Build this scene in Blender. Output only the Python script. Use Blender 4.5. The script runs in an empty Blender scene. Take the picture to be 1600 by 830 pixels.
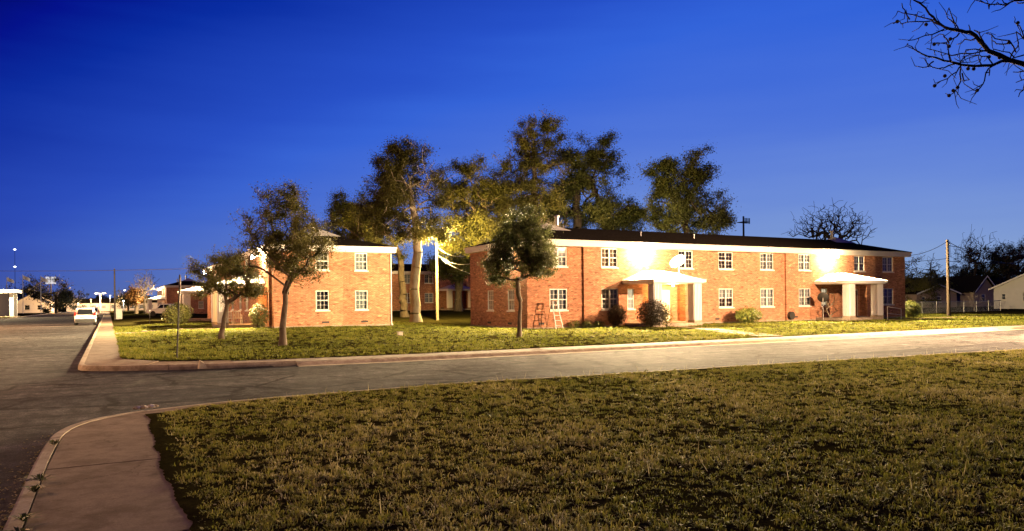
import bpy, math, random
import numpy as np
from mathutils import Vector, Matrix

sc = bpy.context.scene
COL = sc.collection
R = math.radians

# ------------------------------------------------------------------ camera
# X runs along the cross street, Y along the side street, away from the camera
F = 1158.0                      # focal length in pixels of the 1600 px wide frame
CX, CY = 800.0, 472.2           # where the level line of sight meets the frame
ROLL = math.atan2(30, 2765)
CAMZ = 1.85
TH = math.atan2(.4785, .878)    # heading, to the right of +Y
cam_data = bpy.data.cameras.new("camera")
cam = bpy.data.objects.new("camera", cam_data)
COL.objects.link(cam)
sc.camera = cam
cam_data.sensor_width = 36
cam_data.lens = 36 * F / 1600
cam_data.shift_y = (CY - 415) / 1600
cam_data.clip_start = .05
cam_data.clip_end = 3000
cam.matrix_world = (Matrix.Translation((0, 0, CAMZ)) @ Matrix.Rotation(-TH, 4, 'Z')
                    @ Matrix.Rotation(R(90), 4, 'X') @ Matrix.Rotation(-ROLL, 4, 'Z'))

# ------------------------------------------------------------------ sky (blue hour, glow of the set sun to the right)
world = bpy.data.worlds.new("World")
sc.world = world
world.use_nodes = True
wn, wl = world.node_tree.nodes, world.node_tree.links
bg = wn['Background']
bg.inputs[1].default_value = 1.0
tc = wn.new('ShaderNodeTexCoord')
GLOW = TH + R(23)
def wmath(op, a, b=None, clamp=False):
    n = wn.new('ShaderNodeMath'); n.operation = op; n.use_clamp = clamp
    for i, x in enumerate((a, b)):
        if x is None: continue
        if isinstance(x, (int, float)): n.inputs[i].default_value = x
        else: wl.new(x, n.inputs[i])
    return n.outputs[0]
dot = wn.new('ShaderNodeVectorMath'); dot.operation = 'DOT_PRODUCT'
wl.new(tc.outputs['Generated'], dot.inputs[0])
dot.inputs[1].default_value = (1.15 * math.sin(GLOW), 1.15 * math.cos(GLOW), 0)
sep = wn.new('ShaderNodeSeparateXYZ'); wl.new(tc.outputs['Generated'], sep.inputs[0])
wnoise = wn.new('ShaderNodeTexNoise'); wnoise.inputs['Scale'].default_value = 2.2; wnoise.inputs['Detail'].default_value = 5
wmap = wn.new('ShaderNodeMapping'); wmap.inputs['Scale'].default_value = (1, 1, 9)
wl.new(tc.outputs['Generated'], wmap.inputs[0]); wl.new(wmap.outputs[0], wnoise.inputs['Vector'])
thin = wmath('MULTIPLY', wmath('SUBTRACT', wnoise.outputs[0], .5), .15)
up = wmath('MAXIMUM', sep.outputs[2], 0)
t = wmath('ADD', wmath('SUBTRACT', wmath('SUBTRACT', dot.outputs['Value'], wmath('MULTIPLY', up, 1.4)), .056), thin, True)
ramp = wn.new('ShaderNodeValToRGB'); wl.new(t, ramp.inputs[0])
def srgb(r, g, b):
    return tuple(((c / 255) / 12.92 if c / 255 <= .04045 else ((c / 255 + .055) / 1.055) ** 2.4) for c in (r, g, b)) + (1,)
cr = ramp.color_ramp
cr.elements[0].position = 0; cr.elements[0].color = srgb(1, 5, 84)
cr.elements[1].position = 1; cr.elements[1].color = srgb(126, 157, 224)
for p, c in ((.12, (2, 17, 140)), (.22, (7, 45, 163)), (.46, (38, 82, 203)), (.57, (50, 100, 219)), (.75, (76, 117, 222)), (.88, (100, 136, 224))):
    e = cr.elements.new(p); e.color = srgb(*c)
hz = wmath('POWER', 2.718, wmath('MULTIPLY', up, -10))
hmix = wn.new('ShaderNodeMixRGB'); hmix.blend_type = 'MIX'
wl.new(wmath('MULTIPLY', hz, .72), hmix.inputs[0]); wl.new(ramp.outputs[0], hmix.inputs[1])
hr = wn.new('ShaderNodeValToRGB'); wl.new(t, hr.inputs[0])
hr.color_ramp.elements[0].color = srgb(34, 34, 84)
hr.color_ramp.elements[1].color = srgb(142, 166, 192)
e = hr.color_ramp.elements.new(.45); e.color = srgb(62, 58, 98)
wl.new(hr.outputs[0], hmix.inputs[2])
wl.new(hmix.outputs[0], bg.inputs[0])

sc.view_settings.view_transform = 'Standard'
sc.view_settings.look = 'None'
sc.view_settings.gamma = 1
sc.view_settings.exposure = 0
sc.view_settings.use_curve_mapping = False
sc.cycles.use_denoising = True
sc.cycles.max_bounces = 6
sc.cycles.diffuse_bounces = 3
sc.cycles.glossy_bounces = 3
sc.cycles.transparent_max_bounces = 8
sc.cycles.sample_clamp_indirect = 4
sc.cycles.caustics_reflective = False
sc.cycles.caustics_refractive = False

# lamp strengths (the lamps themselves are built with their fixtures)
P_FLOOD, P_FLOOD_SIDE, P_FLOOD_END, P_YARD, P_PORCH, P_STREET = 110000, 86000, 29000, 19000, 700, 120000
C_FLOOD, C_YARD, C_PORCH, C_STREET = (1, .73, .38), (1, .68, .20), (1, .50, .16), (1, .62, .34)

# ------------------------------------------------------------------ picking places: a pixel of the frame at a depth -> a point
def ray(px, py):
    dx, dy = px - CX, py - CY
    c, s = math.cos(ROLL), math.sin(ROLL)
    return (dx * c - dy * s) / F, -(dx * s + dy * c) / F
def at(px, py, d):
    a, b = ray(px, py)
    l = a * d
    return Vector((l * math.cos(TH) + d * math.sin(TH), -l * math.sin(TH) + d * math.cos(TH), CAMZ + b * d))
def depth(u, v): return u * math.sin(TH) + v * math.cos(TH)
def gnd(px, py, z=.15):
    a, b = ray(px, py)
    return at(px, py, (z - CAMZ) / b)
def sst(x, a, b):
    t = np.clip((x - a) / (b - a), 0, 1)
    return t * t * (3 - 2 * t)
def hgt(u, v):
    "height of the lawns"
    u = np.asarray(u, float); v = np.asarray(v, float)
    h = .15 + .05 * sst(v, 25, 37) * sst(u, 14, 20) + .17 * sst(v, 27, 46) * (1 - sst(u, 14, 21)) * sst(u, .5, 4)
    vk = np.interp(u, [2.45, 5, 9.8, 18, 29, 46, 150], [23.2, 22.75, 22.5, 22.68, 22.82, 23.2, 25.6])
    h = h - .04 * (1 - sst(v - vk, 1.2, 3.5)) * sst(v, 20, 21) * sst(u, 2.6, 4)
    h = h + .62 * sst(v, 58, 96) * sst(u, 17, 25)
    h = h + .018 * np.sin(u * .9 + 1.3 * np.sin(v * .5)) * np.cos(v * .8) * sst(v, 24, 27) * sst(u, 1, 3)
    return h

# ------------------------------------------------------------------ mesh helpers
class MB:
    def __init__(s): s.v = []; s.f = []
    def add(s, vs, fs):
        n = len(s.v); s.v += [tuple(p) for p in vs]; s.f += [tuple(i + n for i in f) for f in fs]; return s
    def quad(s, a, b, c, d): return s.add([a, b, c, d], [(0, 1, 2, 3)])
    def box(s, x0, y0, z0, x1, y1, z1):
        return s.add([(x0, y0, z0), (x1, y0, z0), (x1, y1, z0), (x0, y1, z0), (x0, y0, z1), (x1, y0, z1), (x1, y1, z1), (x0, y1, z1)],
                     [(3, 2, 1, 0), (4, 5, 6, 7), (0, 1, 5, 4), (1, 2, 6, 5), (2, 3, 7, 6), (3, 0, 4, 7)])
    def prism(s, pts, lo, hi):
        "polygon pts (x, y) swept in z from lo to hi"
        n = len(pts)
        return s.add([(x, y, lo) for x, y in pts] + [(x, y, hi) for x, y in pts],
                     [tuple(range(n))[::-1], tuple(range(n, 2 * n))] + [(i, (i + 1) % n, n + (i + 1) % n, n + i) for i in range(n)])
    def side(s, pts, y0, y1, taper=None):
        "profile pts (x, z) swept in y"
        n = len(pts)
        return s.add([(x, y0, z) for x, z in pts] + [(x, y1, z) for x, z in pts],
                     [tuple(range(n)), tuple(range(n, 2 * n))[::-1]] + [(i, n + i, n + (i + 1) % n, (i + 1) % n) for i in range(n)])
    def bar(s, a, b, r, n=6, r2=None):
        a, b = Vector(a), Vector(b); d = (b - a).normalized()
        x = d.orthogonal().normalized(); y = d.cross(x); r2 = r if r2 is None else r2
        ring = [(math.cos(2 * math.pi * k / n), math.sin(2 * math.pi * k / n)) for k in range(n)]
        return s.add([a + (x * c + y * q) * r for c, q in ring] + [b + (x * c + y * q) * r2 for c, q in ring],
                     [tuple(range(n))[::-1], tuple(range(n, 2 * n))] + [(i, (i + 1) % n, n + (i + 1) % n, n + i) for i in range(n)])
    def path(s, pts, r, n=6):
        for a, b in zip(pts[:-1], pts[1:]): s.bar(a, b, r, n)
        return s
    def lathe(s, prof, c=(0, 0, 0), n=16, axis='Z'):
        vs = []
        for r, h in prof:
            for k in range(n):
                q = 2 * math.pi * k / n
                p = (r * math.cos(q), r * math.sin(q), h)
                if axis == 'Y': p = (p[0], p[2], p[1])
                if axis == 'X': p = (p[2], p[0], p[1])
                vs.append((p[0] + c[0], p[1] + c[1], p[2] + c[2]))
        m = len(prof)
        fs = [(j * n + i, j * n + (i + 1) % n, (j + 1) * n + (i + 1) % n, (j + 1) * n + i) for j in range(m - 1) for i in range(n)]
        fs += [tuple(range(n))[::-1], tuple(range((m - 1) * n, m * n))]
        return s.add(vs, fs)
    def mesh(s, name, mat, bevel=0):
        me = bpy.data.meshes.new(name); me.from_pydata(s.v, [], s.f); me.materials.append(mat); me.update(); return me
    def build(s, name, mat, parent=None, bevel=0, smooth=False):
        o = link(name, s.mesh(name, mat), parent)
        if smooth:
            o.data.polygons.foreach_set('use_smooth', [True] * len(o.data.polygons))
        if bevel:
            m = o.modifiers.new('bevel', 'BEVEL'); m.width = bevel; m.segments = 2; m.limit_method = 'ANGLE'
        return o
def link(name, data, parent=None, loc=None, rz=None):
    o = bpy.data.objects.new(name, data); COL.objects.link(o)
    if parent is not None: o.parent = parent
    if loc is not None: o.location = loc
    if rz is not None: o.rotation_euler = (0, 0, rz)
    return o
def tag(o, label=None, cat=None, group=None, kind=None):
    for k, x in (('label', label), ('category', cat), ('group', group), ('kind', kind)):
        if x: o[k] = x
    return o
def thing(name, label, cat, loc=(0, 0, 0), rz=0, group=None):
    o = link(name, None, None, loc, rz); o.empty_display_size = .2
    return tag(o, label, cat, group)
def copy_tree(o, parent=None):
    c = o.copy(); COL.objects.link(c); c.parent = parent
    for ch in o.children: copy_tree(ch, c)
    return c
def npmesh(name, verts, faces, mat, attr=None, smooth=False):
    verts = np.asarray(verts, np.float32).reshape(-1, 3); faces = np.asarray(faces, np.int32)
    k = faces.shape[1]; me = bpy.data.meshes.new(name)
    me.vertices.add(len(verts)); me.vertices.foreach_set('co', verts.ravel())
    me.loops.add(faces.size); me.loops.foreach_set('vertex_index', faces.ravel())
    me.polygons.add(len(faces)); me.polygons.foreach_set('loop_start', np.arange(0, faces.size, k, dtype=np.int32))
    if attr is not None:
        a = me.attributes.new('tint', 'FLOAT', 'POINT'); a.data.foreach_set('value', np.asarray(attr, np.float32))
    me.update(calc_edges=True); me.validate()
    if smooth: me.polygons.foreach_set('use_smooth', np.ones(len(faces), bool))
    me.materials.append(mat)
    return me

# ------------------------------------------------------------------ materials
class NT:
    def __init__(s, name):
        s.m = bpy.data.materials.new(name); s.m.use_nodes = True
        s.n, s.l = s.m.node_tree.nodes, s.m.node_tree.links
        s.b = s.n['Principled BSDF']; s.o = s.n['Material Output']; s._tc = None
    def tc(s, k='Object'):
        if s._tc is None: s._tc = s.n.new('ShaderNodeTexCoord')
        return s._tc.outputs[k]
    def pos(s):
        return s.n.new('ShaderNodeNewGeometry').outputs['Position']
    def noise(s, vec, scale, detail=4, rough=.55, out='Fac'):
        n = s.n.new('ShaderNodeTexNoise'); n.inputs['Scale'].default_value = scale
        n.inputs['Detail'].default_value = detail; n.inputs['Roughness'].default_value = rough
        s.l.new(vec, n.inputs['Vector']); return n.outputs[out]
    def mapping(s, vec, scale=(1, 1, 1), rot=(0, 0, 0)):
        n = s.n.new('ShaderNodeMapping'); n.inputs['Scale'].default_value = scale; n.inputs['Rotation'].default_value = rot
        s.l.new(vec, n.inputs[0]); return n.outputs[0]
    def ramp(s, fac, stops):
        n = s.n.new('ShaderNodeValToRGB'); s.l.new(fac, n.inputs[0]); e = n.color_ramp.elements
        while len(e) < len(stops): e.new(.5)
        for q, (p, c) in zip(e, stops): q.position = p; q.color = tuple(c) + (1,) if len(c) == 3 else c
        return n.outputs[0]
    def mix(s, fac, a, b, mode='MIX'):
        n = s.n.new('ShaderNodeMixRGB'); n.blend_type = mode
        for i, x in enumerate((fac, a, b)):
            if isinstance(x, (int, float)): n.inputs[i].default_value = x
            elif isinstance(x, (tuple, list)): n.inputs[i].default_value = tuple(x) + (1,) if len(x) == 3 else x
            else: s.l.new(x, n.inputs[i])
        return n.outputs[0]
    def math(s, op, a, b=None, clamp=False):
        n = s.n.new('ShaderNodeMath'); n.operation = op; n.use_clamp = clamp
        for i, x in enumerate((a, b)):
            if x is None: continue
            if isinstance(x, (int, float)): n.inputs[i].default_value = x
            else: s.l.new(x, n.inputs[i])
        return n.outputs[0]
    def bump(s, h, strength=.3, dist=.02):
        n = s.n.new('ShaderNodeBump'); n.inputs['Strength'].default_value = strength; n.inputs['Distance'].default_value = dist
        s.l.new(h, n.inputs['Height']); s.l.new(n.outputs[0], s.b.inputs['Normal'])
    def col(s, c):
        if isinstance(c, (tuple, list)): s.b.inputs['Base Color'].default_value = tuple(c) + (1,) if len(c) == 3 else c
        else: s.l.new(c, s.b.inputs['Base Color'])
        return s
    def set(s, **k):
        for a, x in k.items(): s.b.inputs[a.replace('_', ' ')].default_value = x
        return s
def plain(name, c, rough=.6, var=.12, scale=6, metal=0, spec=.4, coord='Object'):
    t = NT(name); n = t.noise(t.tc(coord), scale)
    t.col(t.mix(n, tuple(x * (1 - var) for x in c), tuple(min(1, x * (1 + var)) for x in c)))
    t.set(Roughness=rough, Metallic=metal, Specular_IOR_Level=spec)
    return t.m
def brick_mat(name, base, dark, mortar):
    t = NT(name); g = t.tc(); s = t.n.new('ShaderNodeSeparateXYZ'); t.l.new(g, s.inputs[0])
    c = t.n.new('ShaderNodeCombineXYZ'); t.l.new(t.math('ADD', s.outputs[0], s.outputs[1]), c.inputs[0]); t.l.new(s.outputs[2], c.inputs[1])
    b = t.n.new('ShaderNodeTexBrick'); t.l.new(c.outputs[0], b.inputs['Vector'])
    b.inputs['Scale'].default_value = 1; b.inputs['Brick Width'].default_value = .215; b.inputs['Row Height'].default_value = .075
    b.inputs['Mortar Size'].default_value = .008; b.inputs['Mortar Smooth'].default_value = .2; b.inputs['Bias'].default_value = -.1
    b.inputs['Color1'].default_value = tuple(base) + (1,); b.inputs['Color2'].default_value = tuple(dark) + (1,); b.inputs['Mortar'].default_value = tuple(mortar) + (1,)
    # whole groups of courses and single bricks differ in shade; a few pale or burnt ones
    v = t.n.new('ShaderNodeTexVoronoi'); v.inputs['Scale'].default_value = 1
    t.l.new(t.mapping(c.outputs[0], (4.65, 13.3, 1)), v.inputs['Vector'])
    odd = t.ramp(v.outputs['Color'], [(0, (.42, .40, .40)), (.25, (.88, .88, .88)), (.75, (1.08, 1.08, 1.08)), (1, (1.75, 1.7, 1.6))])
    k = t.mix(1, b.outputs['Color'], odd, 'MULTIPLY')
    n1 = t.noise(t.mapping(g, (.35, .35, .6)), 1, 5); n2 = t.noise(t.mapping(g, (1.2, 1.2, 6)), 1.5, 5, .7)
    k = t.mix(1, k, t.ramp(n1, [(.3, (.80, .80, .82)), (.7, (1.12, 1.1, 1.06))]), 'MULTIPLY')
    k = t.mix(1, k, t.ramp(n2, [(.3, (.70, .69, .68)), (.7, (1.22, 1.22, 1.2))]), 'MULTIPLY')
    t.col(k).set(Roughness=.85, Specular_IOR_Level=.25); t.bump(b.outputs['Fac'], -.5, .008)
    return t.m
def foliage(name, stops, trans=.25, rough=.55):
    t = NT(name); a = t.n.new('ShaderNodeAttribute'); a.attribute_name = 'tint'
    c = t.ramp(a.outputs['Fac'], stops); t.col(c).set(Roughness=rough, Specular_IOR_Level=.3)
    tr = t.n.new('ShaderNodeBsdfTranslucent'); t.l.new(c, tr.inputs[0])
    mx = t.n.new('ShaderNodeMixShader'); mx.inputs[0].default_value = trans
    t.l.new(t.b.outputs[0], mx.inputs[1]); t.l.new(tr.outputs[0], mx.inputs[2]); t.l.new(mx.outputs[0], t.o.inputs[0])
    return t.m
def emit(name, c, st):
    t = NT(name); e = t.n.new('ShaderNodeEmission'); e.inputs[0].default_value = tuple(c) + (1,); e.inputs[1].default_value = st
    t.l.new(e.outputs[0], t.o.inputs[0]); return t.m
def bark(name, a, b, scale=9):
    t = NT(name); g = t.tc(); n = t.noise(t.mapping(g, (1, 1, .22)), scale, 6, .65)
    t.col(t.ramp(n, [(.3, a), (.7, b)])).set(Roughness=.9, Specular_IOR_Level=.15); t.bump(n, .6, .04); return t.m

M = {}
M['brick'] = brick_mat('red_brick', (.47, .205, .105), (.355, .140, .072), (.45, .31, .22))
M['trim'] = plain('cream_trim_paint', (.74, .70, .62), .5, .07, 2)
M['white'] = plain('white_paint', (.78, .77, .74), .45, .05, 3)
M['frame'] = plain('window_frame_paint', (.72, .70, .64), .45, .06, 4)
t = NT('dark_shingles'); g = t.tc()
n = t.noise(t.mapping(g, (3, 3, 14)), 2, 4); t.col(t.ramp(n, [(.3, (.012, .010, .008)), (.7, (.028, .023, .018))])).set(Roughness=1, Specular_IOR_Level=0)
t.bump(n, .5, .02); M['shingle'] = t.m
t = NT('pale_shingles'); n = t.noise(t.mapping(t.tc(), (3, 3, 10)), 3, 4); t.col(t.ramp(n, [(.3, (.42, .40, .36)), (.7, (.62, .60, .55))])).set(Roughness=.9); t.bump(n, .4, .02); M['pale_shingle'] = t.m
t = NT('window_glass'); t.col((.02, .022, .025)).set(Roughness=.06, Specular_IOR_Level=.6)
tr = t.n.new('ShaderNodeBsdfTransparent'); tr.inputs[0].default_value = (.82, .86, .86, 1)
lw = t.n.new('ShaderNodeFresnel'); lw.inputs[0].default_value = 1.5
gl = t.n.new('ShaderNodeBsdfGlossy'); gl.inputs['Roughness'].default_value = .04
mx = t.n.new('ShaderNodeMixShader'); t.l.new(t.math('ADD', lw.outputs[0], .05, True), mx.inputs[0]); t.l.new(tr.outputs[0], mx.inputs[1]); t.l.new(gl.outputs[0], mx.inputs[2]); t.l.new(mx.outputs[0], t.o.inputs[0]); M['glass'] = t.m
def curtain_mat(name, c):
    t = NT(name); w = t.n.new('ShaderNodeTexWave'); w.bands_direction = 'Z'; w.inputs['Scale'].default_value = 9; w.inputs['Distortion'].default_value = .4
    t.l.new(t.tc(), w.inputs[0]); t.col(t.mix(w.outputs['Fac'], tuple(x * .72 for x in c), c)).set(Roughness=.8); return t.m
M['blind'] = curtain_mat('pale_blinds', (.36, .38, .40)); M['blind_grey'] = curtain_mat('grey_blinds', (.20, .22, .245)); M['drape'] = curtain_mat('tan_drapes', (.27, .19, .11))
M['concrete'] = None
def concrete(name, a, b, sc_=1.0, crack=0):
    t = NT(name); g = t.pos(); n1 = t.noise(g, .8 * sc_, 6, .6); n2 = t.noise(g, 45, 3, .7); n3 = t.noise(g, 6, 5, .65)
    c = t.ramp(n1, [(.3, a), (.7, b)]); c = t.mix(1, c, t.ramp(n2, [(.25, (.74, .74, .74)), (.75, (1.16, 1.16, 1.16))]), 'MULTIPLY')
    c = t.mix(1, c, t.ramp(n3, [(.32, (.72, .70, .67)), (.55, (1.03, 1.03, 1.03))]), 'MULTIPLY')
    n5 = t.noise(g, 2.1, 6, .7); c = t.mix(1, c, t.ramp(n5, [(.36, (.66, .62, .58)), (.5, (1, 1, 1)), (.66, (1.12, 1.11, 1.1))]), 'MULTIPLY')   # stains
    if crack:
        v = t.n.new('ShaderNodeTexVoronoi'); v.feature = 'DISTANCE_TO_EDGE'; v.inputs['Scale'].default_value = .55
        t.l.new(t.mix(.7, g, t.noise(g, 1.7, 6, .7, 'Color'), 'ADD'), v.inputs['Vector']); ck = t.ramp(v.outputs['Distance'], [(0, (.28, .25, .22)), (.006, (1, 1, 1))])
        c = t.mix(t.ramp(t.noise(g, .45, 3), [(.48, (0, 0, 0)), (.56, (1, 1, 1))]), c, t.mix(1, c, ck, 'MULTIPLY'))
    t.col(c).set(Roughness=.9, Specular_IOR_Level=.1); t.bump(n2, .35, .006); return t.m
M['concrete'] = concrete('kerb_concrete', (.33, .27, .20), (.46, .39, .30))
M['walk_pale'] = concrete('pale_street_concrete', (.23, .20, .165), (.32, .28, .235))
M['walk'] = concrete('sidewalk_concrete', (.175, .124, .088), (.235, .172, .124), .5, 1)
t = NT('asphalt'); g = t.pos()
n1 = t.noise(g, .22, 5, .6); n2 = t.noise(g, 55, 3, .8); n3 = t.noise(t.mapping(g, (.10, 1.1, 1)), 1.2, 5, .6); n4 = t.noise(t.mapping(g, (1, .6, 1)), 3.2, 9, .82); n5 = t.noise(g, 24, 3, .7)
c = t.ramp(n1, [(.3, (.036, .037, .041)), (.7, (.066, .067, .073))])
c = t.mix(1, c, t.ramp(n3, [(.3, (.55, .54, .53)), (.65, (1.4, 1.37, 1.34))]), 'MULTIPLY')
c = t.mix(1, c, t.ramp(n2, [(.3, (.35, .35, .35)), (.52, (.9, .9, .9)), (.70, (3.0, 2.9, 2.7))]), 'MULTIPLY')
c = t.mix(1, c, t.ramp(n4, [(.36, (.38, .38, .38)), (.5, (.95, .94, .93)), (.66, (1.95, 1.92, 1.88))]), 'MULTIPLY')
c = t.mix(1, c, t.ramp(n5, [(.38, (.6, .6, .6)), (.62, (1.4, 1.38, 1.35))]), 'MULTIPLY')
pv = t.n.new('ShaderNodeTexVoronoi'); pv.distance = 'CHEBYCHEV'; pv.inputs['Scale'].default_value = 1   # patches of newer and older seal
t.l.new(t.mapping(g, (.07, .28, 1), (0, 0, .06)), pv.inputs['Vector']); c = t.mix(1, c, t.ramp(pv.outputs['Color'], [(.2, (.72, .72, .74)), (.8, (1.28, 1.25, 1.2))]), 'MULTIPLY')
v = t.n.new('ShaderNodeTexVoronoi'); v.feature = 'DISTANCE_TO_EDGE'; v.inputs['Scale'].default_value = .42
wob = t.noise(g, .9, 6, .7, 'Color'); t.l.new(t.mix(1.0, g, wob, 'ADD'), v.inputs['Vector'])
ck = t.ramp(v.outputs['Distance'], [(0, (.22, .21, .20)), (.022, (.35, .34, .33)), (.034, (1, 1, 1))]); c = t.mix(t.ramp(t.noise(g, .3, 3), [(.38, (0, 0, 0)), (.5, (1, 1, 1))]), c, t.mix(1, c, ck, 'MULTIPLY'))
t.col(c).set(Roughness=.9, Specular_IOR_Level=.06); t.bump(t.math('ADD', n2, n5), .9, .012); M['asphalt'] = t.m
t = NT('lawn_soil'); g = t.pos(); n1 = t.noise(g, .5, 5); n2 = t.noise(g, 9, 5, .7); n3 = t.noise(g, 70, 3, .8)
c = t.ramp(n2, [(.3, (.012, .009, .004)), (.55, (.026, .021, .007)), (.75, (.048, .040, .014))])
c = t.mix(.4, c, t.ramp(n1, [(.3, (.022, .026, .006)), (.7, (.040, .034, .011))])); c = t.mix(1, c, t.ramp(n3, [(.3, (.5, .5, .5)), (.7, (1.4, 1.4, 1.4))]), 'MULTIPLY')
t.col(c).set(Roughness=1, Specular_IOR_Level=0); t.bump(n2, .6, .05); M['soil'] = t.m
def grass_mat():
    t = NT('grass_blades'); a = t.n.new('ShaderNodeAttribute'); a.attribute_name = 'tint'
    c = t.ramp(a.outputs['Fac'], [(0, (.080, .094, .010)), (.35, (.185, .195, .026)), (.6, (.29, .26, .055)), (.85, (.36, .30, .12)), (1, (.52, .46, .27))])
    t.col(c).set(Roughness=.7, Specular_IOR_Level=.2)
    tr = t.n.new('ShaderNodeBsdfTranslucent'); t.l.new(c, tr.inputs[0]); mx = t.n.new('ShaderNodeMixShader'); mx.inputs[0].default_value = .35
    t.l.new(t.b.outputs[0], mx.inputs[1]); t.l.new(tr.outputs[0], mx.inputs[2]); t.l.new(mx.outputs[0], t.o.inputs[0]); return t.m
M['grass'] = grass_mat()
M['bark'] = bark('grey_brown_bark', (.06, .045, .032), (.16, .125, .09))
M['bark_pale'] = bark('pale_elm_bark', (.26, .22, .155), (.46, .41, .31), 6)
M['bark_dark'] = bark('dark_bark', (.025, .02, .016), (.065, .052, .04))
M['leaf_live'] = foliage('live_oak_leaves', [(0, (.030, .040, .010)), (.5, (.082, .096, .024)), (1, (.17, .165, .046))])
M['leaf_elm'] = foliage('elm_leaves', [(0, (.042, .046, .010)), (.5, (.095, .095, .020)), (1, (.19, .165, .042))])
M['leaf_dark'] = foliage('dark_evergreen_leaves', [(0, (.010, .015, .006)), (.6, (.028, .032, .011)), (1, (.06, .058, .02))])
M['leaf_red'] = foliage('red_leaves', [(0, (.07, .010, .010)), (.6, (.17, .025, .02)), (1, (.28, .06, .03))])
M['leaf_lamplit'] = foliage('lamplit_orange_leaves', [(0, (.10, .05, .012)), (.6, (.22, .11, .03)), (1, (.34, .2, .06))])  # orange lamplight painted into the leaf colour
M['leaf_shrub'] = foliage('yellow_green_shrub_leaves', [(0, (.05, .07, .012)), (.5, (.14, .16, .025)), (1, (.27, .26, .06))])
M['leaf_bush'] = foliage('clipped_bush_leaves', [(0, (.022, .020, .012)), (.6, (.045, .036, .018)), (1, (.085, .06, .03))])
M['steel'] = plain('galvanised_steel', (.36, .36, .35), .4, .15, 8, .7)
M['dark_steel'] = plain('weathered_dark_metal', (.05, .048, .045), .55, .2, 8, .4)
M['pole_wood'] = bark('weathered_pole_wood', (.035, .026, .019), (.085, .064, .045), 5)
M['pole_pale'] = bark('bleached_pole_wood', (.33, .28, .19), (.5, .44, .32), 5)
M['black'] = plain('black_rubber', (.018, .018, .018), .7)
M['door_cream'] = plain('cream_door_paint', (.70, .66, .48), .45, .06)
M['door_brown'] = plain('brown_wood_door', (.20, .10, .045), .5, .22, 5)
M['wood'] = plain('varnished_board', (.34, .20, .10), .6, .2, 5)
M['vent'] = plain('vent_grille', (.05, .04, .035), .7)
M['lit_curtain'] = emit('lit_curtain', (1, .80, .50), .95)
M['lens'] = emit('flood_lens', (1, .93, .78), 60)

# ================================================================== ground, roads, kerbs, pavements, lawns
rng = np.random.default_rng(7)
def structure(name, me, label=None):
    return tag(link(name, me), label, None, None, 'structure')
structure('ground', MB().quad((-1500, -1200, -.06), (1500, -1200, -.06), (1500, 1800, -.06), (-1500, 1800, -.06)).mesh('ground', M['soil']))
structure('road', MB().quad((-15, -80, 0), (190, -80, 0), (190, 420, 0), (-15, 420, 0)).mesh('road', M['asphalt']))

def resample(pts, steps):
    pts = np.array(pts, float); seg = np.linalg.norm(np.diff(pts, axis=0), axis=1); s = np.concatenate([[0], np.cumsum(seg)])
    return lambda q: np.stack([np.interp(q, s, pts[:, 0]), np.interp(q, s, pts[:, 1])], -1), s[-1]
def smooth_path(pts, it=3):
    p = np.array(pts, float)
    for _ in range(it):
        a = p[:-1] * .75 + p[1:] * .25; b = p[:-1] * .25 + p[1:] * .75
        p = np.concatenate([p[:1], np.stack([a, b], 1).reshape(-1, 2), p[-1:]])
    return p
def kerb(name, pts, stone, width, side, label, top=.155, pan=0, pan_to=1e9, rolled=False):
    "kerb stones along the road edge pts; side = +1 when the lawn lies to the left of the walk"
    f, L = resample(smooth_path(pts), 0); root = structure(name, None)
    s = 0; rr = random.Random(3)
    while s < L - .3:
        e = min(s + stone * rr.uniform(.93, 1.05), L); m = MB(); g = .007
        ks = np.linspace(s + g, e - g, max(2, int((e - s) / .35) + 1)); P = f(ks); T = f(ks + .02) - f(ks - .02); T /= np.linalg.norm(T, axis=1)[:, None]
        N = np.stack([-T[:, 1], T[:, 0]], -1) * side; dz = rr.uniform(-.006, .006); jo = rr.uniform(-.006, .006)
        prof = [(0, -.05), (0.004, .085), (.03, top - .004), (.05, top), (width, top + .002), (width, -.05)]
        if rolled and e <= pan_to: prof = [(-.12, -.05), (-.12, .02), (0, .045), (.07, .095), (.13, .108), (width, .110), (width, -.05)]
        n = len(prof); vs = []
        for p, q in zip(P, N):
            for o, z in prof: vs.append((p[0] + q[0] * (o + jo), p[1] + q[1] * (o + jo), z + (dz if z > .05 else 0)))
        fs = [(i * n + j, i * n + j + 1, (i + 1) * n + j + 1, (i + 1) * n + j) for i in range(len(P) - 1) for j in range(n - 1)]
        fs += [tuple(range(n)), tuple(range((len(P) - 1) * n, len(P) * n))[::-1]]
        m.add(vs, fs).build('kerb_stone', M['concrete'], root)
        if pan and e <= pan_to:
            m = MB(); vs = []
            for p, q in zip(P, N): vs += [(p[0] - q[0] * (.122 if rolled else .002), p[1] - q[1] * (.122 if rolled else .002), .012), (p[0] - q[0] * pan, p[1] - q[1] * pan, .014 + dz * .3)]
            m.add(vs, [(2 * i, 2 * i + 1, 2 * i + 3, 2 * i + 2) for i in range(len(P) - 1)]).build('gutter_pan', M['concrete'], root)
        s = e
    return root
near_kerb = [(-.76, -14), (-.76, 0), (-.76, 8), (-.75, 10.6), (-.66, 12.0), (-.28, 12.95), (.62, 13.62), (2.36, 14.15), (6.3, 14.42), (11, 14.15), (17.5, 13.8), (26, 13.2), (60, 11.2)]
far_kerb = [(150, 25.6), (46, 23.2), (29, 22.82), (18, 22.68), (9.8, 22.5), (5, 22.75), (2.45, 23.2), (.8, 23.75), (-.3, 24.3), (-.80, 24.8), (-.82, 26.5), (-.82, 40), (-.82, 200)]
kerb('near_kerb', near_kerb, 2.6, .155, -1, '')
kerb('far_kerb', far_kerb, 3.4, .17, -1, '', .155, .55, 146.8, True)
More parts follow.
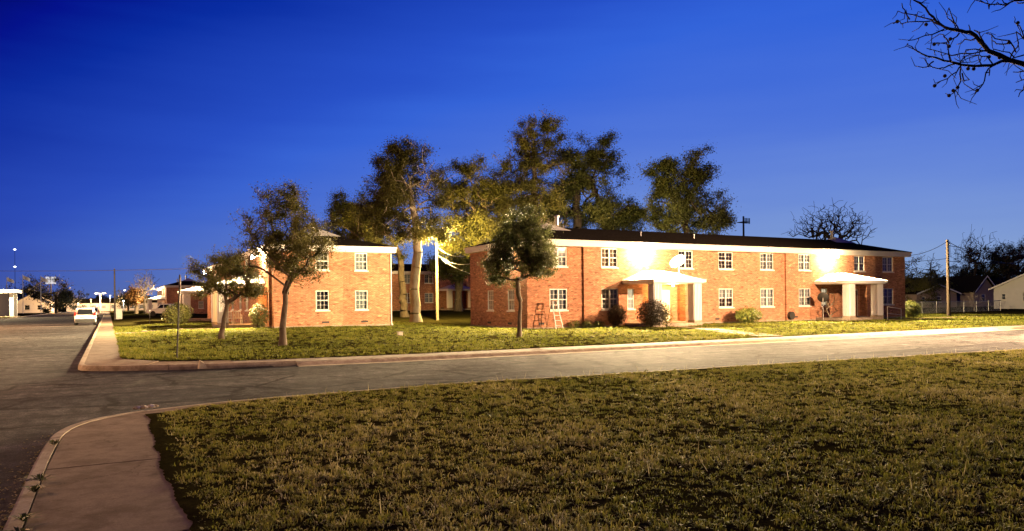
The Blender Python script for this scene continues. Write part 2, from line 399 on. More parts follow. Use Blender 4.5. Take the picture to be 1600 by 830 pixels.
kerb('kerb_across_street', [(-14.3, 300), (-14.3, 60), (-14.3, 18)], 12, .2, -1, '')

def poly_sheet(name, pts, z, mat, parent=None, thick=.1):
    return MB().prism(pts, z - thick, z).build(name, mat, parent)
# near pavement: slabs between the kerb and the lawn
pav = structure('pavement', None)
v0 = -12.0
for k in range(8):
    v1 = v0 + 3.02
    if k < 7: poly_sheet('slab', [(-.585, v0 + .005), (.585 + .02 * math.sin(k), v0 + .005), (.585, v1 - .005), (-.585, v1 - .005)], .150 + .004 * math.sin(k * 2.1), M['walk'], pav)
    v0 = v1
poly_sheet('slab', [(-.585, 9.155), (.585, 9.155), (.60, 12.2), (.57, 12.27), (-.42, 12.27), (-.54, 11.4)], .152, M['walk'], pav)
poly_sheet('slab', [(-.41, 12.28), (.57, 12.28), (.66, 13.0), (1.1, 13.35), (2.6, 13.8), (2.5, 13.96), (.70, 13.44), (.2, 13.2), (-.15, 12.88)], .148, M['walk'], pav)
# far pavement along the side street and its corner apron
pav2 = structure('pavement', None)
v = 27.2; k = 0
while v < 160:
    st = 3.0 if v < 80 else 10
    poly_sheet('slab', [(-.64, v + .006), (.37, v + .006), (.37, v + st - .006), (-.64, v + st - .006)], .150 + .004 * math.sin(k * 1.7), M['walk'], pav2); v += st; k += 1
poly_sheet('slab', [(-.64, 24.95), (-.28, 24.5), (.9, 23.95), (1.35, 25.3), (.37, 27.19), (-.64, 27.19)], .150, M['walk'], pav2)
poly_sheet('slab', [(.91, 23.94), (2.5, 23.39), (3.31, 23.24), (3.31, 24.45), (2.6, 24.75), (1.36, 25.29)], .135, M['walk'], pav2)

fk = np.array(sorted(far_kerb)[::1]); fk = fk[fk[:, 0] >= .8]
def vkerb(u): return float(np.interp(u, [2.45, 5, 9.8, 18, 29, 46, 150], [23.2, 22.75, 22.5, 22.68, 22.82, 23.2, 25.6]))
k = 0; u = 3.32
while u < 100:
    e = u + (1.5 if u < 62 else 6); q = (u + e) / 2
    poly_sheet('slab', [(u + .006, vkerb(u) + .185), (e - .006, vkerb(e) + .185), (e - .006, vkerb(e) + 1.42), (u + .006, vkerb(u) + 1.42)], .112 + .003 * math.sin(k * 1.9), M['walk_pale'], pav2); u = e; k += 1
# lawns as sheets that follow the lie of the land
def vk_far(u): return np.interp(u, [.38, .9, 1.6, 2.6, 3.3, 5, 9.8, 18, 29, 46, 150, 190], [27.3, 26.2, 25.3, 24.75, 24.45, 24.17, 23.92, 24.10, 24.24, 24.62, 27.0, 27.8])
def vk_near(u): return np.interp(u, [.55, .75, 1.1, 2.6, 6.3, 11, 17.5, 26, 60], [12.2, 13.0, 13.38, 13.95, 14.24, 13.98, 13.62, 13.02, 11.0])
def sheet(name, us, vfun):
    V = np.stack([vfun(u) for u in us]); U = np.repeat(np.array(us)[:, None], V.shape[1], 1)
    Z = hgt(U, V); P = np.stack([U, V, Z], -1).reshape(-1, 3); a, b = V.shape
    i = np.arange(a * b).reshape(a, b); Fc = np.stack([i[:-1, :-1], i[1:, :-1], i[1:, 1:], i[:-1, 1:]], -1).reshape(-1, 4)
    return npmesh(name, P, Fc, M['soil'], smooth=True)
us = np.concatenate([np.arange(.38, 5, .35), np.arange(5, 30, 1.0), np.arange(30, 80, 2.), np.linspace(80, 190, 16)])
sv = np.concatenate([np.linspace(0, 26, 30), np.linspace(28, 90, 32), np.linspace(100, 380, 14)])
structure('lawn', sheet('lawn', us, lambda u: vk_far(u) + sv))
us = np.concatenate([np.arange(.585, 4, .3), np.arange(4, 62, 2.)])
structure('lawn', sheet('lawn', us, lambda u: np.linspace(-16, float(vk_near(u)), 22)))
structure('lawn', sheet('lawn', np.linspace(-120, -14.5, 30), lambda u: np.linspace(18, 380, 40)))

# grass blades
def fbm(x, y, seed=0):
    r = np.random.default_rng(seed); s = np.zeros_like(x)
    for k in range(5):
        a = r.uniform(0, 6.28, 6); f = r.uniform(.7, 1.5, 6) * 1.9 ** k
        for q in range(2): s += .62 ** k * np.sin(f[q] * (x * math.cos(a[q]) + y * math.sin(a[q])) + a[q + 2] + 1.3 * np.sin(f[q + 3] * .6 * (y * math.cos(a[q]) - x * math.sin(a[q])) + a[q + 4]))
    return s / 2.6
def blades(name, label, x, y, z, ln, wd, tint, lean):
    n = len(x); az = rng.uniform(0, 2 * math.pi, n); la = rng.normal(0, 1, (n, 2)) * lean[:, None] * ln[:, None]
    sx, sy = np.cos(az) * wd / 2, np.sin(az) * wd / 2
    A = np.stack([x - sx, y - sy, z - .012], -1); B = np.stack([x + sx, y + sy, z - .012], -1); C = np.stack([x + la[:, 0], y + la[:, 1], z + ln], -1)
    P = np.stack([A, B, C], 1).reshape(-1, 3); o = link(name, npmesh(name, P, np.arange(3 * n).reshape(-1, 3), M['grass'], np.repeat(tint, 3)))
    return tag(o, label, 'grass', None, 'stuff')
def tufts(name, label, u, v, per, ln, wd, tint, spread):
    "leafy tufts: every blade arches outwards from the tuft's foot"
    n = len(u); k = per; U, Vv, Ln, Wd, Ti = (np.repeat(q, k) for q in (u, v, ln, wd, tint)); m = n * k
    a = rng.uniform(0, 2 * math.pi, m); rr_ = np.sqrt(rng.uniform(0, 1, m)) * np.repeat(spread, k) * .6
    x, y = U + rr_ * np.cos(a + rng.normal(0, .8, m)), Vv + rr_ * np.sin(a + rng.normal(0, .8, m)); z = hgt(x, y) - .008
    L = Ln * rng.uniform(.45, 1.35, m); out = rng.uniform(.25, .95, m); w = Wd * rng.uniform(.7, 1.3, m)
    dx, dy = np.cos(a), np.sin(a); px_, py_ = -dy, dx; h1 = L * np.sqrt(1 - (out * .75) ** 2) * .6; h2 = h1 + L * .4 * (1 - out * 1.3)
    B = np.stack([x, y, z], -1); mx = x + dx * L * .55 * out * .75; my = y + dy * L * .55 * out * .75; tx = x + dx * L * out; ty = y + dy * L * out
    A1 = np.stack([mx + px_ * w / 2, my + py_ * w / 2, z + h1], -1); A2 = np.stack([mx - px_ * w / 2, my - py_ * w / 2, z + h1], -1); T = np.stack([tx, ty, z + np.maximum(h2, .004)], -1)
    P = np.stack([B, A1, T, A2], 1).reshape(-1, 3); ti = np.clip(Ti + rng.normal(0, .13, m), 0, .98)
    return tag(link(name, npmesh(name, P, np.arange(4 * m).reshape(-1, 4), M['grass'], np.repeat(ti, 4))), label, 'grass', None, 'stuff')
N = 80000
d = 4.0 + 30 * rng.uniform(0, 1, N) ** 1.15; l = rng.uniform(-1, 1, N) * (.74 * d + 2.2)
u = l * math.cos(TH) + d * math.sin(TH); v = -l * math.sin(TH) + d * math.cos(TH)
edge = .66 + .07 * fbm(v * 2.3, v * 0 + 3, 5) + .05 * fbm(v * 9, v * 0 + 1, 6)
keep = (u > edge) & (v < vk_near(u) - .02) & (u < 58); u, v, d = u[keep], v[keep], d[keep]
c1, c2, c3 = fbm(u * 1.3, v * 1.3, 1), fbm(u * 4.5, v * 4.5, 2), fbm(u * .35, v * .35, 9)
keep = rng.uniform(-1.9, .6, len(u)) < c2 * .5 + c1 * .35 + .1
u, v, d, c1, c2, c3 = (q[keep] for q in (u, v, d, c1, c2, c3))
tufts('grass', 'short tufted olive and straw grass of the lawn in front', u, v, 13, np.clip(.053 + .013 * c2 + .012 * c1 + rng.normal(0, .012, len(u)), .03, .12), .0062 + .00034 * d,
      np.clip(.48 + .15 * c1 + .17 * c3 + rng.normal(0, .13, len(u)), 0, .9), np.full(len(u), .05) + .0028 * d)
N = 60000
u = .4 + 72 * rng.uniform(0, 1, N) ** 1.2; v = 22.7 + 46 * rng.uniform(0, 1, N) ** 1.35
keep = (v > vk_far(u) + .02) & ~((u > 22.3) & (u < 59.1) & (v > 38.75)) & ~((u > 9.4) & (u < 17.7) & (v > 49.9)) & ~((u < 6.3) & (v > 51.3) & (v < 52.7))
u, v = u[keep], v[keep]; c1, c2 = fbm(u * .6, v * .6, 11), fbm(u * 2.6, v * 2.6, 12)
keep = rng.uniform(-1.5, .75, len(u)) < c2 * .6 + c1 * .5 + .1; u, v, c1, c2 = (q[keep] for q in (u, v, c1, c2))
tufts('grass', 'bright yellow green grass around the brick buildings', u, v, 11, np.clip(.085 + .025 * c2 + .02 * c1 + rng.normal(0, .015, len(u)), .04, .2), .014 + .0003 * v,
      np.clip(.20 + .13 * c1 + rng.normal(0, .09, len(u)), 0, .7), np.full(len(u), .10) + .0012 * v)
# a few tall pale seed stalks
n = 170; d = rng.uniform(5, 19, n); l = rng.uniform(-.7, .72, n) * d
u = l * math.cos(TH) + d * math.sin(TH); v = -l * math.sin(TH) + d * math.cos(TH); k = (u > .7) & (v < vk_near(u) - .02); u, v = u[k], v[k]
n2 = 90; u2 = rng.uniform(2, 26, n2); v2 = vk_near(u2) - rng.uniform(0, .25, n2); u, v = np.concatenate([u, u2]), np.concatenate([v, v2]); n = len(u)
blades('grass', 'sparse tall straw stalks in the front lawn', u, v, hgt(u, v), rng.uniform(.07, .2, n), rng.uniform(.008, .014, n), rng.uniform(.85, 1, n), np.full(n, .3))
# dry leaf litter on the front lawn
n = 900; d = rng.uniform(4.8, 22, n); l = rng.uniform(-.7, .72, n) * d
u = l * math.cos(TH) + d * math.sin(TH); v = -l * math.sin(TH) + d * math.cos(TH); k = (u > .7) & (v < vk_near(u) - .1); u, v = u[k], v[k]; n = len(u)
a = rng.uniform(0, 6.28, n); s = rng.uniform(.008, .022, n); z = hgt(u, v) + rng.uniform(.01, .035, n)
P = np.stack([np.stack([u + s * np.cos(a + q), v + s * np.sin(a + q), z + .3 * s * np.sin(2 * q + a)], -1) for q in (0, 1.3, 3.1, 4.4)], 1).reshape(-1, 3)
tag(link('leaf_litter', npmesh('leaf_litter', P, np.arange(4 * n).reshape(-1, 4), M['grass'], np.repeat(rng.uniform(.75, 1, n), 4))), 'dry leaf bits scattered over the front lawn', 'leaf litter', None, 'stuff')

# bare earth spilling over the pavement edge, and leaf bits gathered in the gutter
vv = np.arange(-2, 13.0, .07); e0 = .57 - .05 - .05 * fbm(vv * 2.1, vv * 0, 15) - .025 * rng.uniform(0, 1, len(vv)); e1 = .80 + .08 * fbm(vv * 1.7, vv * 0 + 2, 16)
P = np.stack([np.stack([e0, vv, np.full(len(vv), .1555)], -1), np.stack([(e0 + e1) / 2, vv, .166 + .008 * fbm(vv * 6, vv * 0, 17)], -1), np.stack([e1, vv, np.full(len(vv), .153)], -1)], 1).reshape(-1, 3)
i = np.arange(len(vv) - 1) * 3; Fc = np.concatenate([np.stack([i, i + 1, i + 4, i + 3], -1), np.stack([i + 1, i + 2, i + 5, i + 4], -1)])
structure('dirt', npmesh('dirt', P, Fc, M['soil'], smooth=True))
fp, Lk = resample(smooth_path(near_kerb), 0); q = rng.uniform(14, 40, 1500); pk = fp(q); tk_ = fp(q + .02) - fp(q - .02); tk_ /= np.linalg.norm(tk_, axis=1)[:, None]; off = rng.exponential(.10, len(q)) + .01
u = pk[:, 0] - tk_[:, 1] * off; v = pk[:, 1] + tk_[:, 0] * off; n = len(u); a = rng.uniform(0, 6.28, n); s = rng.uniform(.006, .022, n); z = .006 + rng.uniform(0, .012, n)
P = np.stack([np.stack([u + s * np.cos(a + w), v + s * np.sin(a + w), z + .4 * s * np.sin(2 * w + a)], -1) for w in (0, 1.3, 3.1, 4.4)], 1).reshape(-1, 3)
tag(link('leaf_litter', npmesh('leaf_litter', P, np.arange(4 * n).reshape(-1, 4), M['grass'], np.repeat(rng.uniform(.5, 1, n), 4))), 'dry leaf bits gathered in the gutter along the near kerb', 'leaf litter', None, 'stuff')

# ================================================================== brick apartment buildings
def wall_mesh(m, o, sd, nd, s0, s1, z0, z1, holes, reveal=.13):
    "outer face with openings; o origin, sd along the wall, nd outward; holes = (sa, sb, za, zb)"
    o, sd, nd = Vector(o), Vector(sd), Vector(nd); Z = Vector((0, 0, 1))
    ss = sorted({s0, s1} | {x for h in holes for x in h[:2]}); zs = sorted({z0, z1} | {x for h in holes for x in h[2:]})
    P = lambda s, z, dd=0: o + sd * s + Z * z - nd * dd
    for a, b in zip(ss[:-1], ss[1:]):
        for c, e in zip(zs[:-1], zs[1:]):
            if any(h[0] - 1e-6 <= a and b <= h[1] + 1e-6 and h[2] - 1e-6 <= c and e <= h[3] + 1e-6 for h in holes): continue
            m.quad(P(a, c), P(b, c), P(b, e), P(a, e))
    for a, b, c, e in holes:
        m.quad(P(a, c), P(a, e), P(a, e, reveal), P(a, c, reveal)); m.quad(P(b, c), P(b, c, reveal), P(b, e, reveal), P(b, e))
        m.quad(P(a, c), P(a, c, reveal), P(b, c, reveal), P(b, c)); m.quad(P(a, e), P(b, e), P(b, e, reveal), P(a, e, reveal))
_win = {}
def window_meshes(w, h, units, cols, rows):
    k = (w, h, units, cols, rows)
    if k in _win: return _win[k]
    m = MB(); fr = .065; y0, y1 = .03, .11
    m.box(-w / 2, y0, 0, -w / 2 + fr, y1, h); m.box(w / 2 - fr, y0, 0, w / 2, y1, h)
    m.box(-w / 2 + fr, y0, 0, w / 2 - fr, y1, fr); m.box(-w / 2 + fr, y0, h - fr, w / 2 - fr, y1, h)
    uw = (w - 2 * fr - (units - 1) * .09) / units; panes = []
    for q in range(units):
        x0 = -w / 2 + fr + q * (uw + .09)
        if q: m.box(x0 - .09, y0 - .006, fr, x0, y1, h - fr)
        mid = h / 2; m.box(x0, y0 + .012, mid - .03, x0 + uw, y1 - .01, mid + .03)
        for half, (za, zb) in enumerate(((fr, mid - .03), (mid + .03, h - fr))):
            yy = y0 + (.045 if half == 0 else .022)
            panes.append((x0, x0 + uw, za, zb, yy + .01))
            for c in range(1, cols): x = x0 + uw * c / cols; m.box(x - .009, yy, za, x + .009, yy + .022, zb)
            for r in range(1, rows): z = za + (zb - za) * r / rows; m.box(x0, yy + .002, z - .009, x0 + uw, yy + .020, z + .009)
    s = MB().box(-w / 2 - .06, -.06, -.085, w / 2 + .06, .125, -.001)
    pm = []
    for x0, x1, za, zb, yy in panes: pm.append(MB().quad((x0, yy, za), (x1, yy, za), (x1, yy, zb), (x0, yy, zb)).mesh('pane', M['glass']))
    cu = {}
    for nm, mt, za, xa, xb in (('full', 'blind', 0, 0, 1), ('grey', 'blind_grey', 0, 0, 1), ('half', 'blind', .5, 0, 1), ('drape', 'drape', 0, 0, 1), ('part', 'blind_grey', 0, 0, .52), ('lit', 'lit_curtain', 0, 0, 1)):
        q = MB(); n = 10
        xs = [-w / 2 + w * (xa + (xb - xa) * i / n) for i in range(n + 1)]
        for i in range(n): q.quad((xs[i], .19 + .012 * (i % 2), h * za), (xs[i + 1], .19 + .012 * ((i + 1) % 2), h * za), (xs[i + 1], .19 + .012 * ((i + 1) % 2), h), (xs[i], .19 + .012 * (i % 2), h))
        cu[nm] = q.mesh('curtain', M[mt])
    _win[k] = (m.mesh('frame', M['frame']), s.mesh('sill', M['trim']), pm, cu)
    return _win[k]
def window(parent, loc, rz, w, h, units=2, cols=2, rows=2, curtain='full'):
    fm, sm, pm, cu = window_meshes(w, h, units, cols, rows)
    o = link('window', fm, parent, loc, rz); link('sill', sm, o)
    for p in pm: link('pane', p, o)
    if curtain: link('curtain', cu[curtain], o)
    return o
WR = random.Random(21)
def pick(): return WR.choice(['full', 'grey', 'grey', 'half', 'drape', 'part', 'grey', None, 'full'])
Z1, Z2, ZU1, ZU2, ZW, ZE, ZR = 1.12, 2.45, 3.83, 5.05, 5.08, 5.46, 6.72
def building(name, label, cat, loc, rz, L, D, sections, wins, ends, porches=(), detail=2, roof='shingle', gablets=True, group=None, brick='brick', back=True):
    """front faces local -y at y = 0; sections = (x0, x1, proud, grooved); wins = (xc, lower, upper, width);
    ends = per end wall list of yc; porches = dicts"""
    B = thing(name, label, cat, loc, rz, group)
    for x0, x1, pr, gr in sections:
        m = MB(); hs = []
        for xc, lo, hi, w in wins:
            if not (x0 <= xc <= x1): continue
            if lo: hs.append((xc - w / 2, xc + w / 2, Z1, Z2))
            if hi: hs.append((xc - w / 2, xc + w / 2, ZU1, ZU2))
        for p in porches:
            if x0 <= p['x'] <= x1: hs.append((p['a0'], p['a1'], .22, 2.74)); hs += [(a, b, Z1, Z2) for a, b in p.get('slim', ())]
        wall_mesh(m, (0, -pr, 0), (1, 0, 0), (0, -1, 0), x0, x1, 0, ZW, hs)
        if pr:
            m.quad((x0, -pr, 0), (x0, -pr, ZW), (x0, .05, ZW), (x0, .05, 0)); m.quad((x1, -pr, 0), (x1, .05, 0), (x1, .05, ZW), (x1, -pr, ZW))
        m.build('wall', M[brick], B)
        if gr:   # courses laid proud every half metre
            m = MB(); z = .86
            while z < 5:
                cuts = [(x0 + .04, x1 - .04)]
                for h in hs:
                    if h[2] - .1 < z < h[3] + .05:
                        cuts = [q for a, b in cuts for q in ((a, min(b, h[0] - .07)), (max(a, h[1] + .07), b)) if q[1] - q[0] > .05]
                for a, b in cuts: m.box(a, -pr - .045, z, b, -pr + .01, z + .09)
                z += .53
            m.build('brick_course', M[brick], B)
        for xc, lo, hi, w in wins:
            if not (x0 <= xc <= x1): continue
            un, co = (2, 2) if w > 1 else (1, 3 if w > .7 else 2)
            if lo: window(B, (xc, -pr, Z1), 0, w, Z2 - Z1, un, co, 2, pick())
            if hi: window(B, (xc, -pr, ZU1), 0, w, ZU2 - ZU1, un, co, 2, pick())
        for p in porches:
            if x0 <= p['x'] <= x1:
                for q, (a, b) in enumerate(p.get('slim', ())): window(B, ((a + b) / 2, -pr, Z1), 0, round(b - a, 2), Z2 - Z1, 1, 2, 2, 'grey' if q else 'lit')
        # foundation vents
        for q in range(int((x1 - x0) / 4.2) + 1):
            x = x0 + .8 + q * 4.2
            if x < x1 - .5 and not any(p['a0'] - 1 < x < p['a1'] + 1 for p in porches): MB().box(x, -pr - .012, .24, x + .4, -pr + .05, .38).build('foundation_vent', M['vent'], B)
    for xe, nx, ys in ((0, -1, ends[0]), (L, 1, ends[1])):
        m = MB(); hs = [(y - .45, y + .45, za, zb) for y in ys for za, zb in ((Z1, Z2), (ZU1, ZU2))]
        wall_mesh(m, (xe, 0, 0), (0, 1, 0), (nx, 0, 0), 0, D, 0, ZW, hs); m.build('wall', M[brick], B)
        for y in ys:
            for za, zb in ((Z1, Z2), (ZU1, ZU2)): window(B, (xe, y, za), R(-90 if nx < 0 else 90), .9, zb - za, 1, 3, 2, WR.choice(['grey', 'full', 'part']))
            MB().box(xe + nx * .012, y - .05, .24, xe - nx * .03, y + .45, .37).build('foundation_vent', M['vent'], B)
    if back:
        m = MB(); hs = []; xs = np.arange(2.2, L - 1, 4.1)
        for x in xs: hs += [(x - .65, x + .65, Z1, Z2), (x - .65, x + .65, ZU1, ZU2)]
        wall_mesh(m, (0, D, 0), (1, 0, 0), (0, 1, 0), 0, L, 0, ZW, hs); m.build('wall', M[brick], B)
        for x in xs:
            for za, zb in ((Z1, Z2), (ZU1, ZU2)): window(B, (x, D, za), R(180), 1.3, zb - za, 2, 2, 2, 'grey')
    # footing, fascia, soffit, roof
    m = MB(); m.box(-.05, .02, -.4, L + .05, D + .05, .10)
    for x0, x1, pr, gr in sections: m.box(x0 - .04, -pr - .05, -.4, x1 + .04 - (.001 if pr else .09), .019, .105 if pr else .1)
    m.build('footing', M['concrete'], B)
    ov, pm = .26, max(s[2] for s in sections)
    yf = -pm - ov
    m = MB(); X0, X1, Y0, Y1 = -ov, L + ov, yf, D + ov
    m.box(X0, Y0, ZW + .02, X1, Y0 + .05, ZE); m.box(X0, Y1 - .05, ZW + .02, X1, Y1, ZE); m.box(X0, Y0 + .05, ZW + .02, X0 + .05, Y1 - .05, ZE); m.box(X1 - .05, Y0 + .05, ZW + .02, X1, Y1 - .05, ZE)
    m.box(X0 - .05, Y0 - .05, ZE - .09, X1 + .05, Y0 - .002, ZE + .02); m.box(X0 - .05, Y0 - .002, ZE - .09, X0 - .002, Y1 + .05, ZE + .02); m.box(X1 + .002, Y0 - .002, ZE - .09, X1 + .05, Y1 + .05, ZE + .02)
    m.build('fascia', M['trim'], B)
    MB().box(X0 + .051, Y0 + .051, ZW, X1 - .051, Y1 - .051, ZW + .05).build('soffit', M['trim'], B)
    e = .09; ym = (Y0 + Y1) / 2; hr = (Y1 - Y0) / 2; zr = ZR
    m = MB(); a = (X0 - e, Y0 - e, ZE + .021); b = (X1 + e, Y0 - e, ZE + .021); c = (X1 + e, Y1 + e, ZE + .021); d_ = (X0 - e, Y1 + e, ZE + .021)
    r0, r1 = (X0 + hr, ym, zr), (X1 - hr, ym, zr)
    m.add([a, b, c, d_, r0, r1], [(0, 1, 5, 4), (1, 2, 5), (2, 3, 4, 5), (3, 0, 4), (3, 2, 1, 0)])
    rf = m.build('roof', M[roof], B)
    if gablets:
        for x, sgn in ((X0 + hr - .3, 1), (X1 - hr + .3, -1)):
            q = MB(); xa, xb = x - 1.25, x + 1.25; zb_ = zr - .33
            q.add([(xa, ym - 1.25, zb_), (xb, ym - 1.25, zb_), (xb, ym + 1.25, zb_), (xa, ym + 1.25, zb_), (x, ym, zr + .28)], [(0, 1, 4), (1, 2, 4), (2, 3, 4), (3, 0, 4), (3, 2, 1, 0)])
            q.build('roof_cap', M['pale_shingle'], rf)
            MB().lathe([(.13, zr + .1), (.13, zr + .62), (.2, zr + .63), (.2, zr + .74), (.06, zr + .8)], (x + .7 * sgn, ym - .3, 0), 10).build('vent_pipe', M['steel'], rf)
        for fx in (.28, .41): MB().lathe([(.045, zr - .75), (.045, zr - .38), (.075, zr - .37), (.075, zr - .3)], (X0 + fx * (X1 - X0), Y0 + 2.2, 0), 8).build('vent_pipe', M['steel'], rf)
    for p in porches: porch(B, p, pm)
    return B
def porch(B, p, pr):
    x, a0, a1 = p['x'], p['a0'], p['a1']; w2, dp = 2.14, 3.15; y = -pr; dep = .65
    # recessed entry
    m = MB(); yb = y + dep
    m.quad((a0, y + .13, .22), (a0, yb, .22), (a0, yb, 2.74), (a0, y + .13, 2.74)); m.quad((a1, y + .13, .22), (a1, y + .13, 2.74), (a1, yb, 2.74), (a1, yb, .22))
    dx0, dx1 = p['door']; wall_mesh(m, (0, yb, 0), (1, 0, 0), (0, -1, 0), a0, a1, .22, 2.74, [(dx0, dx1, .22, 2.36)], .09)
    m.quad((a0, y + .13, 2.74), (a0, yb, 2.74), (a1, yb, 2.74), (a1, y + .13, 2.74)); m.build('entry_recess', M['brick'], B)
    MB().box(a0, y - .02, .05, a1, yb + .02, .222).build('door_step', M['concrete'], B)
    dm = MB().box(dx0 + .05, yb + .03, .235, dx1 - .05, yb + .075, 2.31)
    for za, zb in ((.45, 1.15), (1.3, 2.15)):
        for xa, xb in ((dx0 + .14, (dx0 + dx1) / 2 - .05), ((dx0 + dx1) / 2 + .05, dx1 - .14)): dm.box(xa, yb + .018, za, xb, yb + .031, zb)
    d = dm.build('door', M[p['dmat']], B)
    MB().bar((dx1 - .16, yb + .03, 1.2), (dx1 - .16, yb - .03, 1.2), .018, 8).bar((dx1 - .17, yb - .03, 1.05), (dx1 - .17, yb - .03, 1.35), .014, 8).build('handle', M['dark_steel'], d)
    MB().box(dx0, yb + .02, .222, dx0 + .05, yb + .09, 2.36).box(dx1 - .05, yb + .02, .222, dx1, yb + .09, 2.36).box(dx0 + .05, yb + .02, 2.31, dx1 - .05, yb + .09, 2.36).build('door_frame', M['trim'], B)
    # floor, columns, hipped roof
    MB().box(x - w2 + .1, y - dp + .25, -.3, x + w2 - .1, y - .055, .215).build('porch_floor', M['concrete'], B, .015)
    for sx in (-1, 1):
        cx, cy = x + sx * (w2 - .52), y - dp + .52; h = .29
        m = MB().box(cx - h, cy - h, .36, cx + h, cy + h, 2.72)
        for q in range(5):   # upright battens on every face
            o = -h + .045 + q * (2 * h - .09) / 4
            for sgn in (-1, 1):
                m.box(cx + o - .03, cy + sgn * (h + .02) - .02, .38, cx + o + .03, cy + sgn * (h + .02) + .02, 2.70); m.box(cx + sgn * (h + .02) - .02, cy + o - .03, .38, cx + sgn * (h + .02) + .02, cy + o + .03, 2.70)
        c = m.build('porch_column', M['white'], B); MB().box(cx - h - .03, cy - h - .03, .216, cx + h + .03, cy + h + .03, .355).build('plinth', M['concrete'], c)
    X0, X1, Y0, Y1 = x - w2, x + w2, y - dp, y - .002; zl, zt = 2.74, 2.98
    m = MB().box(X0 + .1, Y0 + .1, zl, X1 - .1, Y1, zl + .05); m.box(X0, Y0, zl + .05, X1, Y0 + .09, zt); m.box(X0, Y0 + .09, zl + .05, X0 + .09, Y1, zt); m.box(X1 - .09, Y0 + .09, zl + .05, X1, Y1, zt)
    b = m.build('porch_beam', M['white'], B)
    e = .07; rp = 1.55
    m = MB().add([(X0 - e, Y0 - e, zt), (X1 + e, Y0 - e, zt), (X1 + e, Y1, zt), (X0 - e, Y1, zt), (x - .5, Y1, zt + .62), (x + .5, Y1, zt + .62), (x - .5, Y1 - .9, zt + .62), (x + .5, Y1 - .9, zt + .62)],
                 [(0, 1, 7, 6), (1, 2, 5, 7), (3, 0, 6, 4), (6, 7, 5, 4), (3, 2, 1, 0), (2, 3, 4, 5)])
    m.build('porch_roof', M['pale_shingle'], B)
def point_light(parent, loc, power, colr, radius=.1, spot=None):
    l = bpy.data.lights.new('lamp_light', 'SPOT' if spot else 'POINT'); l.energy = power; l.color = colr; l.shadow_soft_size = radius
    if spot: l.spot_size = R(spot[0]); l.spot_blend = spot[1]
    o = bpy.data.objects.new('lamp_light', l); COL.objects.link(o); o.parent = parent; o.location = loc
    return o
def floodlight(label, loc, rz, power):
    "wall lamp; faces local -y, origin on the wall face under the eave"
    t = thing('wall_floodlight', label, 'floodlight', loc, rz)
    MB().box(-.09, -.03, -.09, .09, 0, .09).build('back_plate', M['dark_steel'], t)
    MB().bar((0, -.02, 0), (0, -.56, .06), .025, 8).build('bracket', M['dark_steel'], t)
    h = MB().side([(-.12, -.06), (.12, -.06), (.09, .07), (-.09, .07)], -.78, -.56).build('housing', M['dark_steel'], t, .012)
    MB().box(-.11, -.775, -.10, .11, -.565, -.062).add([(-.28, -.80, -.2), (.28, -.80, -.2), (.28, -.80, .2), (-.28, -.80, .2)], [(0, 1, 2, 3)]).build('lens', M['lens'], t)
    point_light(t, (0, -.47, -.13), power * .019, C_FLOOD, .12)
    s = point_light(t, (0, -.84, -.02), power, C_FLOOD, .12, (172, .35)); s.rotation_euler = (R(-76), 0, 0)
    return t

C0 = 18.35
def wl_(offs): return [C0 + o for o in offs]
SEC = [(0, 4.05, 0, True), (4.05, 14.45, .15, False), (14.45, 22.25, 0, False), (22.25, 32.65, .15, False), (32.65, 36.7, 0, True)]
XP1, XP2 = 9.2, 27.45
W13 = [(C0 - 16.1, 1, 1, 1.3), (C0 - 12.3, 1, 1, 1.3), (C0 - 5.9, 0, 1, 1.3), (C0 - 2.05, 1, 1, 1.38), (C0 + 2.05, 1, 1, 1.38), (C0 + 5.9, 1, 1, 1.3), (C0 + 12.3, 0, 1, 1.3), (C0 + 16.1, 1, 1, 1.38)]
P1 = dict(x=XP1, a0=XP1 - .5, a1=XP1 + 3.2, door=(XP1 + 1.45, XP1 + 2.4), dmat='door_cream', slim=[(XP1 - 1.75, XP1 - 1.2), (XP1 + 3.45, XP1 + 4.0)])
P2 = dict(x=XP2, a0=XP2 + .75, a1=XP2 + 4.1, door=(XP2 + 2.75, XP2 + 3.85), dmat='door_brown', slim=[(XP2 - 1.35, XP2 - .65)])
MAIN = (22.3, 39.0, .2)
main = building('apartment_building', 'long two storey brick apartment block with two white porches facing the cross street', 'building',
                MAIN, 0, 36.7, 8.0, SEC, W13, ([2.05, 4.9], [2.05, 4.9]), [P1, P2])
LBZ = .32
LBV = 50.0 + 36.7
Q1 = dict(x=36.7 - 4.25, a0=36.7 - 4.75, a1=36.7 - 1.5, door=(36.7 - 3.4, 36.7 - 2.45), dmat='door_cream')
Q2 = dict(x=36.7 - 30.2, a0=36.7 - 30.7, a1=36.7 - 27.3, door=(36.7 - 29.2, 36.7 - 28.2), dmat='door_cream')
SECL = [(0, 1.4, 0, True), (1.4, 11.8, .15, False), (11.8, 25.6, 0, False), (25.6, 35.9, .15, False), (35.9, 36.7, 0, False)]
WL = [(3.4, 0, 1, 1.3), (10.6, 1, 1, 1.3), (14.0, 1, 1, 1.3), (18.4, 1, 1, 1.3), (22.8, 1, 1, 1.3), (27.0, 1, 1, 1.3), (35.35, 1, 1, .55)]
left = building('apartment_building', 'brick apartment block whose windowed end wall stands behind the two corner trees', 'building',
                (9.5, LBV, LBZ), R(-90), 36.7, 8.1, SECL, WL, ([3.2, 5.9], [3.2, 5.9]), [Q2, Q1])
